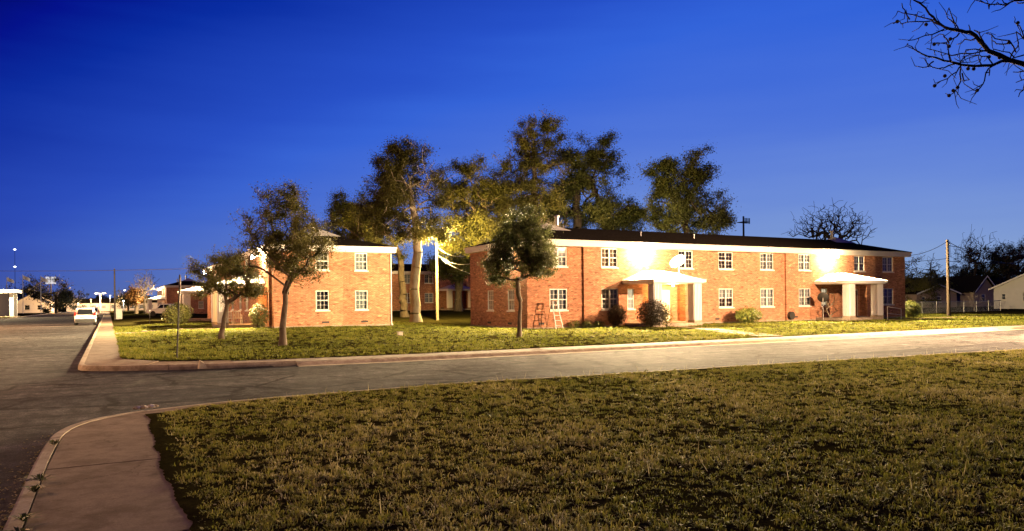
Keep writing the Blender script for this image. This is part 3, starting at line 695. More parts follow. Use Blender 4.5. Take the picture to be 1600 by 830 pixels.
third = building('apartment_building', 'far brick apartment block down the side street behind the white pickup', 'building',
                 (9.6, 152 + 30, .2), R(-90), 30, 8.1, [(0, 30, 0, False)], [(x, 1, 1, 1.3) for x in (2, 7, 12, 17)] + [(28.6, 1, 1, .55)], ([3.2, 5.9], [3.2, 5.9]),
                 [dict(x=24.2, a0=24.6, a1=27.2, door=(25.4, 26.4), dmat='door_cream')], gablets=True)
behind = building('apartment_building', 'brick apartment block in the rear yard glimpsed between the two nearer blocks', 'building',
                  (28, 97, .80), 0, 36.7, 8, [(0, 36.7, 0, False)], [(x, 1, 1, 1.3) for x in (2.0, 5.2, 8.4, 11.6, 19.8, 23.4, 27, 31, 35)], ([3.2], [3.2]),
                  [dict(x=15.2, a0=15.6, a1=17.6, door=(16.0, 17.0), dmat='door_cream')], gablets=True)
# the downpipe at the corner of the left block
MB().bar((36.7 + .07, 8.02, .1), (36.7 + .07, 8.02, 5.0), .045, 8).bar((36.7 + .07, 8.02, .1), (36.7 + .3, 8.02, .02), .045, 8).build('downpipe', M['trim'], left)

floodlight('glaring floodlight over the porch with the big satellite dish', (MAIN[0] + XP1 - .55, MAIN[1] - .15, 5.16), 0, P_FLOOD)
floodlight('glaring floodlight over the porch with the brown door', (MAIN[0] + XP2 - .6, MAIN[1] - .15, 5.16), 0, P_FLOOD)
floodlight('glaring floodlight half hidden by the taller corner tree', (9.35, 52.4, 5.15), R(-90), P_FLOOD_SIDE)
floodlight('floodlight farther down the left block behind the smaller tree', (9.35, 81.0, 5.15), R(-90), P_FLOOD_SIDE)
floodlight('second floodlight on the far brick block nearer its porch', (9.6, 164, 5.1), R(-90), P_FLOOD_SIDE * .16)
floodlight('floodlight on the far brick block down the side street', (9.6, 158, 5.1), R(-90), P_FLOOD_SIDE * .22)
floodlight('floodlight on the long block end wall glimpsed through the round crowned tree', (22.3, 40.3, 5.12), R(-90), P_FLOOD_END)
floodlight('unseen added floodlight on the rear wall of the long block under the tall trees', (36.0, 47.0, 5.12), R(180), P_FLOOD_END * .6)  # unseen lamp, added for the glow in the tall trees
floodlight('unseen added floodlight on the far end wall of the long block toward the utility pole', (59.0, 42.0, 5.12), R(90), P_FLOOD_END * 1.0)  # unseen lamp, added to brighten ground and shrubs past the block
def globe_lamp(label, loc, power, colr):
    t = thing('porch_lamp', label, 'lamp', loc)
    MB().lathe([(.07, -.03), (.07, 0)], n=12).build('base', M['trim'], t)
    MB().lathe([(.03, -.19), (.09, -.165), (.115, -.11), (.09, -.05), (.06, -.03)], n=12).build('globe', emit('porch_globe', (1, .72, .35), 9), t, smooth=True)
    point_light(t, (0, 0, -.28), power, colr, .08)
globe_lamp('warm globe lamp on the ceiling of the nearer porch', (MAIN[0] + XP1 + 1.6, MAIN[1] - .75, .2 + 2.735), P_PORCH, C_PORCH)
globe_lamp('warm globe lamp under the porch roof of the left block', (8.3, 52.8, LBZ + 2.735), P_PORCH, C_PORCH)

# ================================================================== trees, shrubs
def unit(v): return v / (np.linalg.norm(v, axis=-1, keepdims=True) + 1e-9)
def tubes(P0, P1, R0, R1, n):
    d = unit(P1 - P0); ref = np.where(np.abs(d[:, 2:3]) > .9, np.array([[1., 0, 0]]), np.array([[0, 0, 1.]]))
    x = unit(np.cross(d, ref)); y = np.cross(d, x); k = np.arange(n) * 2 * math.pi / n
    ring = x[:, None] * np.cos(k)[None, :, None] + y[:, None] * np.sin(k)[None, :, None]
    V = np.concatenate([P0[:, None] + ring * R0[:, None, None], P1[:, None] + ring * R1[:, None, None]], 1)
    m = len(P0); base = (np.arange(m) * 2 * n)[:, None]; i = np.arange(n)
    Fc = np.stack([base + i, base + (i + 1) % n, base + n + (i + 1) % n, base + n + i], -1)
    return V.reshape(-1, 3), Fc.reshape(-1, 4)
def skeleton(trunk, pts, rg, step=.5, lift=.25, wob=.12, low=.45):
    "grow branches from the trunk polyline to every point of pts: each joins the nearest node already there"
    pos = [np.array(trunk[0], float)]; par = [-1]
    for q in trunk[1:]:
        q = np.array(q, float); a = pos[-1]; L = np.linalg.norm(q - a); n = max(1, int(L / step))
        for k in range(1, n + 1): pos.append(a + (q - a) * k / n + (rg.normal(0, .02, 3) * L if k < n else 0)); par.append(len(pos) - 2)
    nt = len(pos); P = np.array(pos); first = min(nt - 1, max(1, int(nt * low)))
    pts = np.array(pts); order = np.argsort(np.linalg.norm(pts - P[nt - 1], axis=1) + rg.uniform(0, .6, len(pts)))
    A = np.zeros((nt + len(pts) * 40, 3)); A[:nt] = P; par = par + [0] * (len(A) - nt); n = nt
    ok = np.zeros(len(A), bool); ok[first:nt] = True
    for i in order:
        p = pts[i]; dv = p - A[:n]; L = np.linalg.norm(dv, axis=1)
        cost = L + np.where(dv[:, 2] < .15 * L, .5 * L, 0); cost[~ok[:n]] = 1e9; j = int(np.argmin(cost))
        a = A[j]; L = L[j]; m = min(38, max(1, int(L / step)))
        bend = np.array([0, 0, 1.]) * lift * L * rg.uniform(.3, 1) + rg.normal(0, wob, 3) * L; prev = j
        for k in range(1, m + 1):
            f = k / m; A[n] = a + (p - a) * f + bend * (f * (1 - f)) * -1 * np.array([1, 1, -1]) + (rg.normal(0, .05, 3) * L / m if k < m else 0)
            par[n] = prev; ok[n] = True; prev = n; n += 1
    return A[:n], np.array(par[:n]), nt
def radii(A, par, tip, power, base=None, nt=1):
    "pipe model: every twig carries its share down to the trunk; the exponent is set so that the foot has radius base"
    n = len(A); w = np.zeros(n); ch = np.zeros(n, int)
    for i in range(n - 1, 0, -1):
        if ch[i] == 0: w[i] = 1
        w[par[i]] += w[i]; ch[par[i]] += 1
    if base: power = max(1.35, math.log(w[1]) / math.log(base / tip))
    return tip * np.maximum(w, 1) ** (1 / power), ch
def lobe_points(lobes, n, rg, shell=.5, clump=0):
    "points through the crown lobes; with clump they gather in bunches so that gaps open between"
    vol = np.array([a[1][0] * a[1][1] * a[1][2] for a in lobes]) ** .8; cnt = np.maximum(4, (n * vol / vol.sum()).astype(int)); out = []
    for (c, r), k in zip(lobes, cnt):
        m = max(2, k // clump) if clump else k
        d = unit(rg.normal(size=(m, 3))); q = rg.uniform(0, 1, m) ** shell; p = d * q[:, None] * rg.uniform(.84, 1.16, m)[:, None]
        if clump:
            p = p[rg.integers(0, m, k)] + rg.normal(0, .23, (k, 3))
        out.append(np.array(c) + p * np.array(r))
    return np.concatenate(out)
def leaf_mesh(name, C, size, mat, rg, droop=.0, aspect=.5):
    n = len(C); s = size * rg.uniform(.5, 1.4, n)
    out = unit(C - C.mean(0) * np.array([1, 1, .9])); nrm = unit(out * .9 + np.array([0, 0, .35]) + rg.normal(size=(n, 3)) * .55)   # leaves tend to face outwards and up
    d = unit(np.cross(nrm, rg.normal(size=(n, 3)))); x = np.cross(nrm, d)
    w = s * aspect; nn = np.cross(d, x)
    P = np.stack([C - d * s[:, None] / 2, C + x * w[:, None] / 2 + nn * (s * .12)[:, None], C + d * s[:, None] / 2, C - x * w[:, None] / 2 + nn * (s * .12)[:, None]], 1)
    return P
def tree(name, label, cat, trunk, lobes, seed, tips=220, leaves=28350, leaf=0.126, mat='leaf_live', barkm='bark', base_r=.15, tip_r=.012, spread=.32, step=.5, shell=.5, power=2.4, group=None, leafy=1.0, droop=.2, holes=.0, lift=.25, low=.45):
    rg = np.random.default_rng(seed); o = np.array(trunk[0], float)
    T = [np.array(p, float) - o for p in trunk]; Lb = [(np.array(c) - o, r) for c, r in lobes]
    pts = lobe_points(Lb, int(tips * 1.35), rg, shell, 5 if leaves else 7)
    A, par, nt = skeleton(T, pts, rg, step, lift, low=low); r, ch = radii(A, par, tip_r, power, base_r, nt)
    root = thing(name, label, cat, tuple(o), 0, group)
    r0 = r.copy(); i = np.arange(1, len(A)); p = par[1:]
    rs = np.minimum(r[p], r[i] * 1.25 + .004); rs = np.where((i < nt), r[p], rs)
    # root flare, then the trunk tapers
    tk = i < nt; tp = 1 - .38 * (i[tk] / nt); r[1:nt] *= tp; rs[tk] = r[p[tk]]; rs[0] = r[1] * 1.35
    V1, F1 = tubes(A[p[tk]], A[i[tk]], rs[tk], r[i[tk]], 10); link('trunk', npmesh('trunk', V1, F1, M[barkm], smooth=True), root)
    parts = []; base = 0; Vs, Fs = [], []
    for sel, n in ((~tk & (r[i] > .04), 7), (~tk & (r[i] <= .04), 4)):
        if sel.any():
            V2, F2 = tubes(A[p[sel]], A[i[sel]], rs[sel], r[i[sel]], n); Vs.append(V2); Fs.append(F2 + base); base += len(V2)
    tag(link('branches', npmesh('branches', np.concatenate(Vs), np.concatenate(Fs), M[barkm], smooth=True), root), kind='stuff')
    if leaves:
        twig = np.where((r < tip_r * 2.6) & (np.arange(len(A)) >= nt))[0]
        # leaf clumps: uneven, some twigs nearly bare
        wgt = rg.gamma(.9, 1, len(twig)) + .08
        c3 = fbm(A[twig, 0] * .55, A[twig, 1] * .55 + A[twig, 2] * .5, seed); wgt *= np.clip(1 + .9 * c3 - holes, .03, 3)
        idx = rg.choice(twig, leaves, p=wgt / wgt.sum()); f = rg.uniform(0, 1, leaves)[:, None]
        C = A[idx] * f + A[par[idx]] * (1 - f) + rg.normal(0, 1, (leaves, 3)) * spread * .95 * rg.uniform(.3, 1.1, leaves)[:, None] * np.array([1, 1, .8])
        P = leaf_mesh('crown', C, leaf, None, rg, droop)
        tint = np.clip(.45 + .22 * fbm(C[:, 0] * .8, C[:, 1] * .8 + C[:, 2], seed + 1) + rg.normal(0, .09, leaves), 0, 1)
        link('crown', npmesh('crown', P.reshape(-1, 3), np.arange(4 * leaves).reshape(-1, 4), M[mat], np.repeat(tint, 4)), root)
    return root
def L_(px, py, rx, ry, d, rd=None):
    "a crown lobe: centre at a pixel of the frame and a depth, radii in pixels"
    k = d / F * 1.17; return (np.array(at(px, py, d)), ((rx * k), (rd or rx) * k, ry * k))
def Gp(px, py):
    p = gnd(px, py); z = float(hgt(p.x, p.y)); q = gnd(px, py, z); return np.array((q.x, q.y, float(hgt(q.x, q.y)) - .03))
def onl(u, v, dz=-.03): return np.array((u, v, float(hgt(u, v)) + dz))

# three young trees on the corner lawns
b = Gp(442, 540); d = depth(b[0], b[1])
tree('corner_tree', 'taller leafy young tree with forked dark trunk on the corner lawn', 'tree', [b, at(443, 500, d), at(446, 475, d), at(446, 458, d)],
     [L_(435, 365, 50, 50, d), L_(440, 318, 34, 40, d), L_(405, 350, 32, 34, d), L_(480, 372, 34, 36, d), L_(472, 408, 42, 22, d), L_(425, 405, 40, 22, d), L_(505, 392, 22, 14, d)],
     11, tips=420, leaves=36225, leaf=0.080, mat='leaf_elm', base_r=.15, tip_r=.007, spread=.20, step=.28, group='young trees on the lawns', holes=.15, low=.85, lift=.05)
b = Gp(346, 529); d = depth(b[0], b[1])
tree('corner_tree', 'smaller leaning young tree beside the left block porch', 'tree', [b, at(350, 500, d), at(354, 482, d), at(356, 472, d)],
     [L_(356, 425, 42, 30, d), L_(350, 402, 26, 16, d), L_(322, 432, 24, 20, d), L_(388, 440, 26, 20, d), L_(398, 452, 18, 10, d)],
     12, tips=260, leaves=25200, leaf=0.080, mat='leaf_elm', base_r=.13, tip_r=.007, spread=.20, step=.28, group='young trees on the lawns', low=.85, lift=.05)
b = Gp(811, 527); d = depth(b[0], b[1])
tree('lawn_tree', 'dense round crowned tree in front of the long block end', 'tree', [b, at(812, 492, d), at(813, 470, d)],
     [L_(812, 388, 46, 44, d), L_(780, 400, 23, 28, d), L_(844, 398, 23, 30, d), L_(816, 356, 33, 22, d), L_(788, 424, 26, 16, d), L_(837, 424, 26, 17, d)],
     13, tips=330, leaves=66150, leaf=0.080, mat='leaf_live', base_r=.115, tip_r=.007, spread=.20, step=.28, group='young trees on the lawns', holes=-.3, low=.88, lift=.02)

# the big trees of the yard behind
b = Gp(650, 502); d = depth(b[0], b[1]); b = np.array(at(650, 501, d)); b[2] = float(hgt(b[0], b[1])) - .05
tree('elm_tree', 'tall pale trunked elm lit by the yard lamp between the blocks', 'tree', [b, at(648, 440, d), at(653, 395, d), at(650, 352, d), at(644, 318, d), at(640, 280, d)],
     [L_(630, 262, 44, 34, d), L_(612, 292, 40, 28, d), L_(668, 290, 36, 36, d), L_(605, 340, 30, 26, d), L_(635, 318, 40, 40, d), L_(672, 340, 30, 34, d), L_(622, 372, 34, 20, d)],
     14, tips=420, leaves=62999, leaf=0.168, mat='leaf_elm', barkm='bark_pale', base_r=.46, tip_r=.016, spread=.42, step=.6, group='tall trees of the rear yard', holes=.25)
d = 77.; b = at(632, 470, d); b = onl(b[0], b[1])
tree('elm_tree', 'leaning grey trunk close behind the left block corner', 'tree', [b, at(628, 440, d), at(626, 405, d), at(612, 370, d)],
     [L_(590, 375, 34, 26, d), L_(560, 350, 30, 30, d), L_(612, 392, 26, 18, d)],
     15, tips=150, leaves=22050, leaf=0.179, mat='leaf_elm', barkm='bark', base_r=.42, tip_r=.016, spread=.42, step=.6, group='tall trees of the rear yard')
d = 86.; b = at(556, 470, d); b = onl(b[0], b[1])
tree('yard_tree', 'narrow dark tree rising behind the left block roof', 'tree', [b, at(554, 410, d), at(548, 350, d)],
     [L_(541, 318, 20, 22, d), L_(545, 350, 30, 28, d), L_(575, 362, 30, 28, d), L_(520, 375, 22, 18, d), L_(588, 330, 16, 22, d)],
     16, tips=220, leaves=34650, leaf=0.210, mat='leaf_live', base_r=.38, tip_r=.016, spread=.5, step=.7, group='tall trees of the rear yard', holes=-.1)
d = 74.; b = at(762, 480, d); b = onl(b[0], b[1])
tree('yard_tree', 'broad tree with low yellow lit boughs beside the yard pole', 'tree', [b, at(758, 430, d), at(750, 380, d), at(742, 320, d)],
     [L_(738, 285, 40, 36, d), L_(775, 300, 36, 34, d), L_(716, 350, 42, 38, d), L_(760, 355, 46, 34, d), L_(698, 375, 24, 24, d), L_(722, 392, 30, 12, d), L_(708, 305, 24, 30, d)],
     17, tips=420, leaves=69300, leaf=0.179, mat='leaf_elm', base_r=.5, tip_r=.016, spread=.46, step=.65, group='tall trees of the rear yard')
d = 76.; b = at(838, 480, d); b = onl(b[0], b[1])
tree('yard_tree', 'tallest tree with narrow upright brownish crown behind the long block', 'tree', [b, at(838, 400, d), at(837, 320, d), at(835, 240, d)],
     [L_(835, 215, 32, 34, d), L_(812, 240, 24, 26, d), L_(836, 270, 44, 40, d), L_(825, 320, 44, 40, d), L_(858, 222, 12, 28, d), L_(845, 355, 40, 22, d)],
     18, tips=420, leaves=59849, leaf=0.179, mat='leaf_elm', base_r=.55, tip_r=.016, spread=.44, step=.65, group='tall trees of the rear yard')
d = 80.; b = at(912, 480, d); b = onl(b[0], b[1])
tree('yard_tree', 'wide dark spreading live oak behind the long block roof', 'tree', [b, at(905, 400, d), at(900, 330, d), at(905, 270, d)],
     [L_(930, 232, 30, 26, d), L_(950, 255, 24, 24, d), L_(892, 262, 40, 34, d), L_(925, 290, 42, 32, d), L_(880, 310, 40, 34, d), L_(932, 330, 40, 26, d), L_(875, 350, 34, 18, d), L_(968, 335, 30, 22, d), L_(990, 345, 24, 16, d)],
     19, tips=520, leaves=78750, leaf=0.199, mat='leaf_live', barkm='bark_dark', base_r=.6, tip_r=.016, spread=.5, step=.7, group='tall trees of the rear yard', holes=.15)
d = 74.; b = at(1078, 480, d); b = onl(b[0], b[1])
tree('yard_tree', 'separate dark green live oak beside the porch floodlight glare', 'tree', [b, at(1074, 400, d), at(1072, 330, d), at(1074, 290, d)],
     [L_(1068, 272, 44, 28, d), L_(1040, 290, 28, 26, d), L_(1095, 300, 32, 32, d), L_(1060, 320, 44, 34, d), L_(1110, 345, 30, 22, d), L_(1068, 350, 48, 24, d)],
     20, tips=420, leaves=62999, leaf=0.189, mat='leaf_live', barkm='bark_dark', base_r=.45, tip_r=.016, spread=.46, step=.65, group='tall trees of the rear yard', holes=.1)
d = 88.; b = at(790, 480, d); b = onl(b[0], b[1])
tree('yard_tree', 'dark tree filling the gap left of the tallest crown', 'tree', [b, at(790, 400, d), at(788, 340, d)],
     [L_(788, 300, 34, 30, d), L_(770, 335, 36, 30, d), L_(805, 345, 36, 28, d), L_(785, 370, 40, 20, d)], 24, tips=260, leaves=22000, leaf=0.183, mat='leaf_live', base_r=.4, tip_r=.018, spread=.5, step=.8, group='tall trees of the rear yard')
d = 92.; b = at(955, 480, d); b = onl(b[0], b[1])
tree('yard_tree', 'low dark tree spreading behind the roof left of the separate oak', 'tree', [b, at(955, 410, d), at(958, 360, d)],
     [L_(945, 335, 36, 26, d), L_(985, 338, 34, 24, d), L_(900, 345, 34, 24, d), L_(965, 362, 50, 14, d), L_(870, 360, 34, 16, d)], 25, tips=260, leaves=20000, leaf=0.195, mat='leaf_live', base_r=.4, tip_r=.018, spread=.55, step=.8, group='tall trees of the rear yard')
d = 112.; b = at(716, 483, 96); b = onl(b[0], b[1]); d = depth(b[0], b[1])
tree('yard_tree', 'forked tree standing in front of the rear yard block', 'tree', [b, at(716, 468, d), at(717, 452, d)],
     [L_(700, 420, 30, 22, d), L_(730, 415, 30, 24, d), L_(715, 400, 34, 20, d)], 21, tips=160, leaves=25200, leaf=0.253, mat='leaf_live', base_r=.55, tip_r=.03, spread=.6, step=.8, group='tall trees of the rear yard')
d = 58.5; b = at(848, 470, d); b = onl(b[0], b[1])
tree('bare_tree', 'thin pale leafless treetop peeking over the near roof end', 'tree', [b, at(848, 420, d), at(850, 380, d)],
     [L_(845, 362, 28, 22, d), L_(868, 362, 20, 20, d)], 22, tips=520, leaves=0,barkm='bark_pale', base_r=.12, tip_r=.011, step=.5)
d = 118.; b = at(1297, 470, d); b = onl(b[0], b[1])
tree('bare_tree', 'wide leafless tree against the sky beyond the second floodlight', 'tree', [b, at(1296, 420, d), at(1296, 385, d)],
     [L_(1268, 352, 28, 22, d), L_(1300, 348, 34, 22, d), L_(1332, 356, 26, 20, d)], 23, tips=1040, leaves=0,barkm='bark_dark', base_r=.5, tip_r=.024, step=.9)
# right edge
d = 100.
for px, py, rx, ry, mt, lab, sd, lv in ((1440, 440, 26, 34, 'leaf_elm', 'scrubby olive tree just past the long block corner', 31, 5500), (1466, 452, 18, 26, 'leaf_live', 'low dark tree left of the utility pole', 32, 4500),
                                        (1540, 420, 36, 34, 'leaf_dark', 'big dark evergreen behind the far gabled house', 33, 12000), (1505, 440, 20, 26, 'leaf_dark', 'dark evergreen right behind the utility pole', 34, 6000),
                                        (1592, 412, 30, 34, 'leaf_red', 'red leaved tree above the white house roof', 35, 12000)):
    dd = d + 8 * (sd - 31) + 14; b = at(px, 478, dd); b = onl(b[0], b[1])
    tree('roadside_tree', lab, 'tree', [b, at(px, py + ry, dd), at(px, py, dd)], [L_(px, py, rx, ry, dd), L_(px - rx * .5, py + ry * .4, rx * .6, ry * .6, dd), L_(px + rx * .5, py + ry * .35, rx * .6, ry * .6, dd)],
         sd, tips=150, leaves=int(lv * 1.5), leaf=.26, mat=mt, base_r=.3, tip_r=.02, spread=.55, step=.9)
for px, top, rx, lab, sd in ((1523, 366, 22, 'tall leafless tree standing over the dark evergreens', 41), (1576, 378, 20, 'leafless tree beside the red leaved tree', 42), (1455, 412, 20, 'thin leafless tree near the long block corner', 43)):
    dd = 128.; b = at(px, 478, dd); b = onl(b[0], b[1])
    tree('bare_tree', lab, 'tree', [b, at(px, 440, dd), at(px + 1, 408, dd)], [L_(px, top + 22, rx, 24, dd), L_(px - 8, top + 34, rx, 18, dd)], sd, tips=380, leaves=0,barkm='bark_dark', base_r=.28, tip_r=.022, step=.9)
# far left
for px, py, rx, ry, dd, mt, lab, sd, lv in ((88, 456, 32, 28, 215, 'leaf_dark', 'dark round tree beside the far white sign', 51, 5000), (56, 460, 28, 24, 232, 'leaf_dark', 'dark tree behind the white gabled house', 52, 4500),
                                           (200, 466, 14, 14, 230, 'leaf_dark', 'small dark tree past the street pole', 53, 2500), (213, 461, 11, 13, 150, 'leaf_lamplit', 'small tree near the far block with orange lamplight in its leaf colour', 54, 2500)):
    b = at(px, 479, dd); b = onl(b[0], b[1], -.1)
    tree('street_tree', lab, 'tree', [b, at(px, py + ry * .8, dd), at(px, py, dd)], [L_(px, py, rx, ry, dd), L_(px - rx * .5, py + ry * .35, rx * .6, ry * .6, dd), L_(px + rx * .55, py + ry * .3, rx * .6, ry * .6, dd)],
         sd, tips=120, leaves=int(lv * 1.5), leaf=.5 * dd / 240, mat=mt, base_r=.35, tip_r=.03, spread=.9 * dd / 240, step=1.4)
dd = 146.; b = at(226, 488, dd); b = onl(b[0], b[1])
tree('bare_tree', 'leafless tree by the far block porch', 'tree', [b, at(226, 470, dd), at(226, 458, dd)], [L_(226, 446, 14, 18, dd)], 55, tips=320, leaves=0,barkm='bark_dark', base_r=.2, tip_r=.03, step=.8)

# shrubs
def shrub(name, label, base, rx, ry, h, n, leaf, mat, seed, lumps=7, stems=7):
    rg = np.random.default_rng(seed); root = thing(name, label, 'shrub', tuple(base))
    lb = [((0, 0, h * .52), (rx, ry, h * .48))]
    P = lobe_points(lb, n, rg, .22); n = len(P); a = np.arctan2(P[:, 1], P[:, 0]); bump = 1 + .10 * np.sin(a * 3 + seed) * np.cos(P[:, 2] / h * 5 + seed) + .05 * np.sin(a * 7 + P[:, 2] * 9); P[:, :2] *= bump[:, None]; P[:, 2] = np.maximum(P[:, 2], .02)
    tint = np.clip(.45 + .25 * fbm(P[:, 0] * 3, P[:, 1] * 3 + P[:, 2] * 3, seed) + rg.normal(0, .17, n), 0, 1)
    link('foliage', npmesh('foliage', leaf_mesh('f', P, leaf, None, rg).reshape(-1, 3), np.arange(4 * n).reshape(-1, 4), M[mat], np.repeat(tint, 4)), root)
    tips = lobe_points(lb, stems * 6, rg, .4); A, par, nt = skeleton([(0, 0, -.05), (0, 0, .12 * h)], tips, rg, .25); r, ch = radii(A, par, .006, 2.2, .04, nt); i = np.arange(1, len(A))
    V, Fc = tubes(A[par[1:]], A[i], r[par[1:]], r[i], 5); link('stems', npmesh('stems', V, Fc, M['bark_dark']), root)
    return root
shrub('clipped_bush', 'dark clipped round bush against the wall by the nearer porch', onl(28.35, 38.1), .62, .5, 1.45, 5200, .075, 'leaf_bush', 61)
shrub('clipped_bush', 'largest dark rounded bush hiding the nearer porch column foot', onl(28.9, 35.3), 1.0, .85, 1.75, 8000, .08, 'leaf_bush', 62)
shrub('leafy_shrub', 'thin pale leaved shrub between the large bush and the porch column', onl(29.75, 35.0), .42, .35, 1.25, 420, .10, 'leaf_shrub', 63)
shrub('rounded_shrub', 'bright yellow green round shrub midway along the long block wall', onl(39.4, 37.7), 1.0, .8, 1.15, 2600, .13, 'leaf_shrub', 64)
shrub('rounded_shrub', 'bright green shrub at the far corner of the long block', onl(60.6, 39.6), .62, .6, 1.45, 1500, .13, 'leaf_shrub', 65)
shrub('rounded_shrub', 'dark half of the shrub pair at the far block corner', onl(61.7, 40.0), .6, .6, 1.25, 3000, .09, 'leaf_live', 66)
shrub('flowering_shrub', 'pale flowering shrub beside the left block porch', onl(8.7, 50.55), .6, .6, 1.7, 2600, .10, 'leaf_live', 67)
shrub('rounded_shrub', 'greyish rounded shrub in front of the farther left porch', onl(5.0, 66.5), 1.1, 1.0, 1.75, 4500, .12, 'leaf_elm', 68)
for k, (u, v) in enumerate(((25.4, 38.6), (26.3, 38.55), (27.2, 38.5))):
    shrub('wall_plant', ['low straw coloured plant nearest the ladder', 'low straggly plant at the middle of the wall bed', 'low pale plant next to the clipped round bush'][k], onl(u, v), .42, .28, .55 - .07 * k, 380, .09, 'leaf_shrub', 70 + k)
def bare_shrub(label, base, rx, h, n, seed, mat='bark_pale'):
    rg = np.random.default_rng(seed); root = thing('bare_shrub', label, 'shrub', tuple(base)); tips = lobe_points([((0, 0, h * .62), (rx, rx * .8, h * .4))], n, rg, .4)
    A, par, nt = skeleton([(0, 0, -.05), (0, 0, .08 * h)], tips, rg, .2, .1); r, ch = radii(A, par, .009, 2.3, .05, nt); i = np.arange(1, len(A))
    V, Fc = tubes(A[par[1:]], A[i], r[par[1:]], r[i], 4); link('stems', npmesh('stems', V, Fc, M[mat]), root)
bare_shrub('leafless upright shrub before the farther porch window', onl(48.1, 37.7), .85, 2.3, 60, 81)
p = at(1522, 478, 88); bare_shrub('pale leafless shrub along the far wire fence', onl(p.x, p.y), 1.3, 2.4, 110, 82)
# weeds in the joint behind the near kerb
for k, (u, v, s) in enumerate(((-.60, 10.7, .9), (-.60, 8.55, 1.25), (-.605, 8.05, .8), (-.60, 7.0, 1.1), (-.60, 6.55, 1.2))):
    rg = np.random.default_rng(90 + k); n = 46; root = tag(link('weed', None, None, (u, v, .15)), ['tiny weed at the bend of the near kerb', 'largest flat weed in the kerb joint', 'small weed just below the largest kerb weed', 'ragged weed low along the near kerb', 'lowest weed in the near kerb joint'][k], 'weed')
    a = rg.uniform(0, 6.28, n); L = rg.uniform(.05, .17, n) * s; w = .007
    A0 = np.stack([np.cos(a + 1.57) * w, np.sin(a + 1.57) * w, a * 0 + .006], -1); tip = np.stack([np.cos(a) * L, np.sin(a) * L * .8, rg.uniform(.015, .075, n)], -1); mid = tip * .55 + np.array([0, 0, .02])
    P = np.stack([-A0 * [1, 1, -1], mid + A0 * 1.1, tip, mid - A0 * [1.1, 1.1, -1]], 1)
    link('leaves', npmesh('leaves', P.reshape(-1, 3), np.arange(4 * n).reshape(-1, 4), M['leaf_live'], np.repeat(rg.uniform(.2, .8, n), 4)), root)

# leafless tree whose bough hangs into the top corner; its trunk stands outside the frame
D8 = 8.2
def bp(zx, zy, dd=D8): return np.array(at(1360 + zx / 4.883, zy / 4.883, dd))
limbs = [[(1500, 640), (1172, 490), (1060, 460), (900, 390), (830, 310), (760, 245), (690, 235), (600, 220), (540, 190), (480, 130), (420, 60), (330, 0), (270, -40)],
         [(1070, 466), (930, 500), (800, 505), (690, 495), (610, 470), (500, 440), (390, 410), (330, 375), (285, 345)],
         [(540, 195), (470, 160), (340, 165), (235, 183), (205, 165)], [(490, 155), (380, 130), (280, 105), (210, 85)], [(300, 150), (265, 80), (240, 25)],
         [(560, 225), (470, 265), (370, 290), (290, 310)], [(690, 505), (660, 548), (590, 600), (490, 655)], [(690, 515), (690, 620), (650, 690), (600, 730)], [(700, 560), (715, 620), (755, 610)],
         [(930, 505), (880, 560), (860, 640), (820, 690), (790, 690)], [(910, 530), (905, 580)], [(680, 235), (640, 170), (600, 60)], [(640, 180), (590, 140)], [(760, 245), (750, 190)], [(860, 350), (835, 270), (790, 230)],
         [(900, 392), (800, 375), (730, 380)], [(880, 385), (780, 410), (620, 425), (540, 400), (430, 370)], [(610, 465), (595, 380), (600, 340)], [(600, 330), (560, 280), (530, 260)], [(680, 250), (640, 290), (580, 325), (490, 335)],
         [(800, 295), (720, 300), (660, 340)], [(1060, 460), (1100, 380), (1130, 330), (1115, 250)], [(1110, 400), (1060, 310), (950, 295), (880, 255)], [(1172, 420), (1100, 440), (1060, 400), (940, 375)], [(1080, 330), (960, 335), (930, 310)],
         [(640, 490), (560, 520), (520, 525), (430, 480)], [(480, 470), (440, 510), (400, 515)], [(720, 440), (690, 470)], [(930, 485), (890, 430), (830, 420), (690, 470)], [(850, 500), (820, 420)],
         [(1500, 640), (1300, 560), (1172, 545), (1090, 550)], [(1300, 560), (1200, 600), (1110, 630)], [(1200, 600), (1165, 690), (1130, 740)], [(1172, 300), (1110, 240)], [(1300, 330), (1172, 290), (1140, 200), (1100, 170)],
         [(1700, 60), (1400, -20), (1172, 0), (1100, 5), (1030, 40), (920, 35), (800, 0)], [(1060, 25), (990, 75)], [(1040, 30), (1000, -10)], [(910, 35), (905, 70)], [(1172, 22), (1120, 25)]]
wdt = [.052, .030] + [.0105] * 40
tr0 = bp(2250, 1300, 9.0); tr0[2] = .12
rgb = np.random.default_rng(5); nseg = MB()
tb = thing('bare_tree', 'leafless tree with seed balls whose bough hangs into the upper corner', 'tree', (tr0[0], tr0[1], .12))
o = np.array((tr0[0], tr0[1], .12)); fork = bp(1950, 820, 8.8) - o; fork2 = bp(2050, 300, 9.2) - o
A0 = [np.zeros(3), fork * .35 + np.array([0.05, 0, .3]), fork]
P0, P1, R0, R1 = [], [], [], []
def chain(pts, ra, rb):
    n = len(pts)
    for k in range(n - 1):
        P0.append(pts[k]); P1.append(pts[k + 1]); R0.append(ra + (rb - ra) * k / (n - 1)); R1.append(ra + (rb - ra) * (k + 1) / (n - 1))
chain([np.zeros(3), fork * .3, fork * .65, fork], .17, .12); chain([fork, bp(1700, 730, 8.5) - o, bp(1500, 640, 8.3) - o],   .11, .034); chain([fork, fork2, bp(1700, 60, 8.6) - o], .10, .03); chain([fork, fork + np.array([.5, .4, 2.2]), fork + np.array([.6, 1.4, 4.2])], .10, .02)
V, Fc = tubes(*(np.array(q) for q in (P0, P1, R0, R1)), 9); link('trunk', npmesh('trunk', V, Fc, M['bark_dark'], smooth=True), tb)
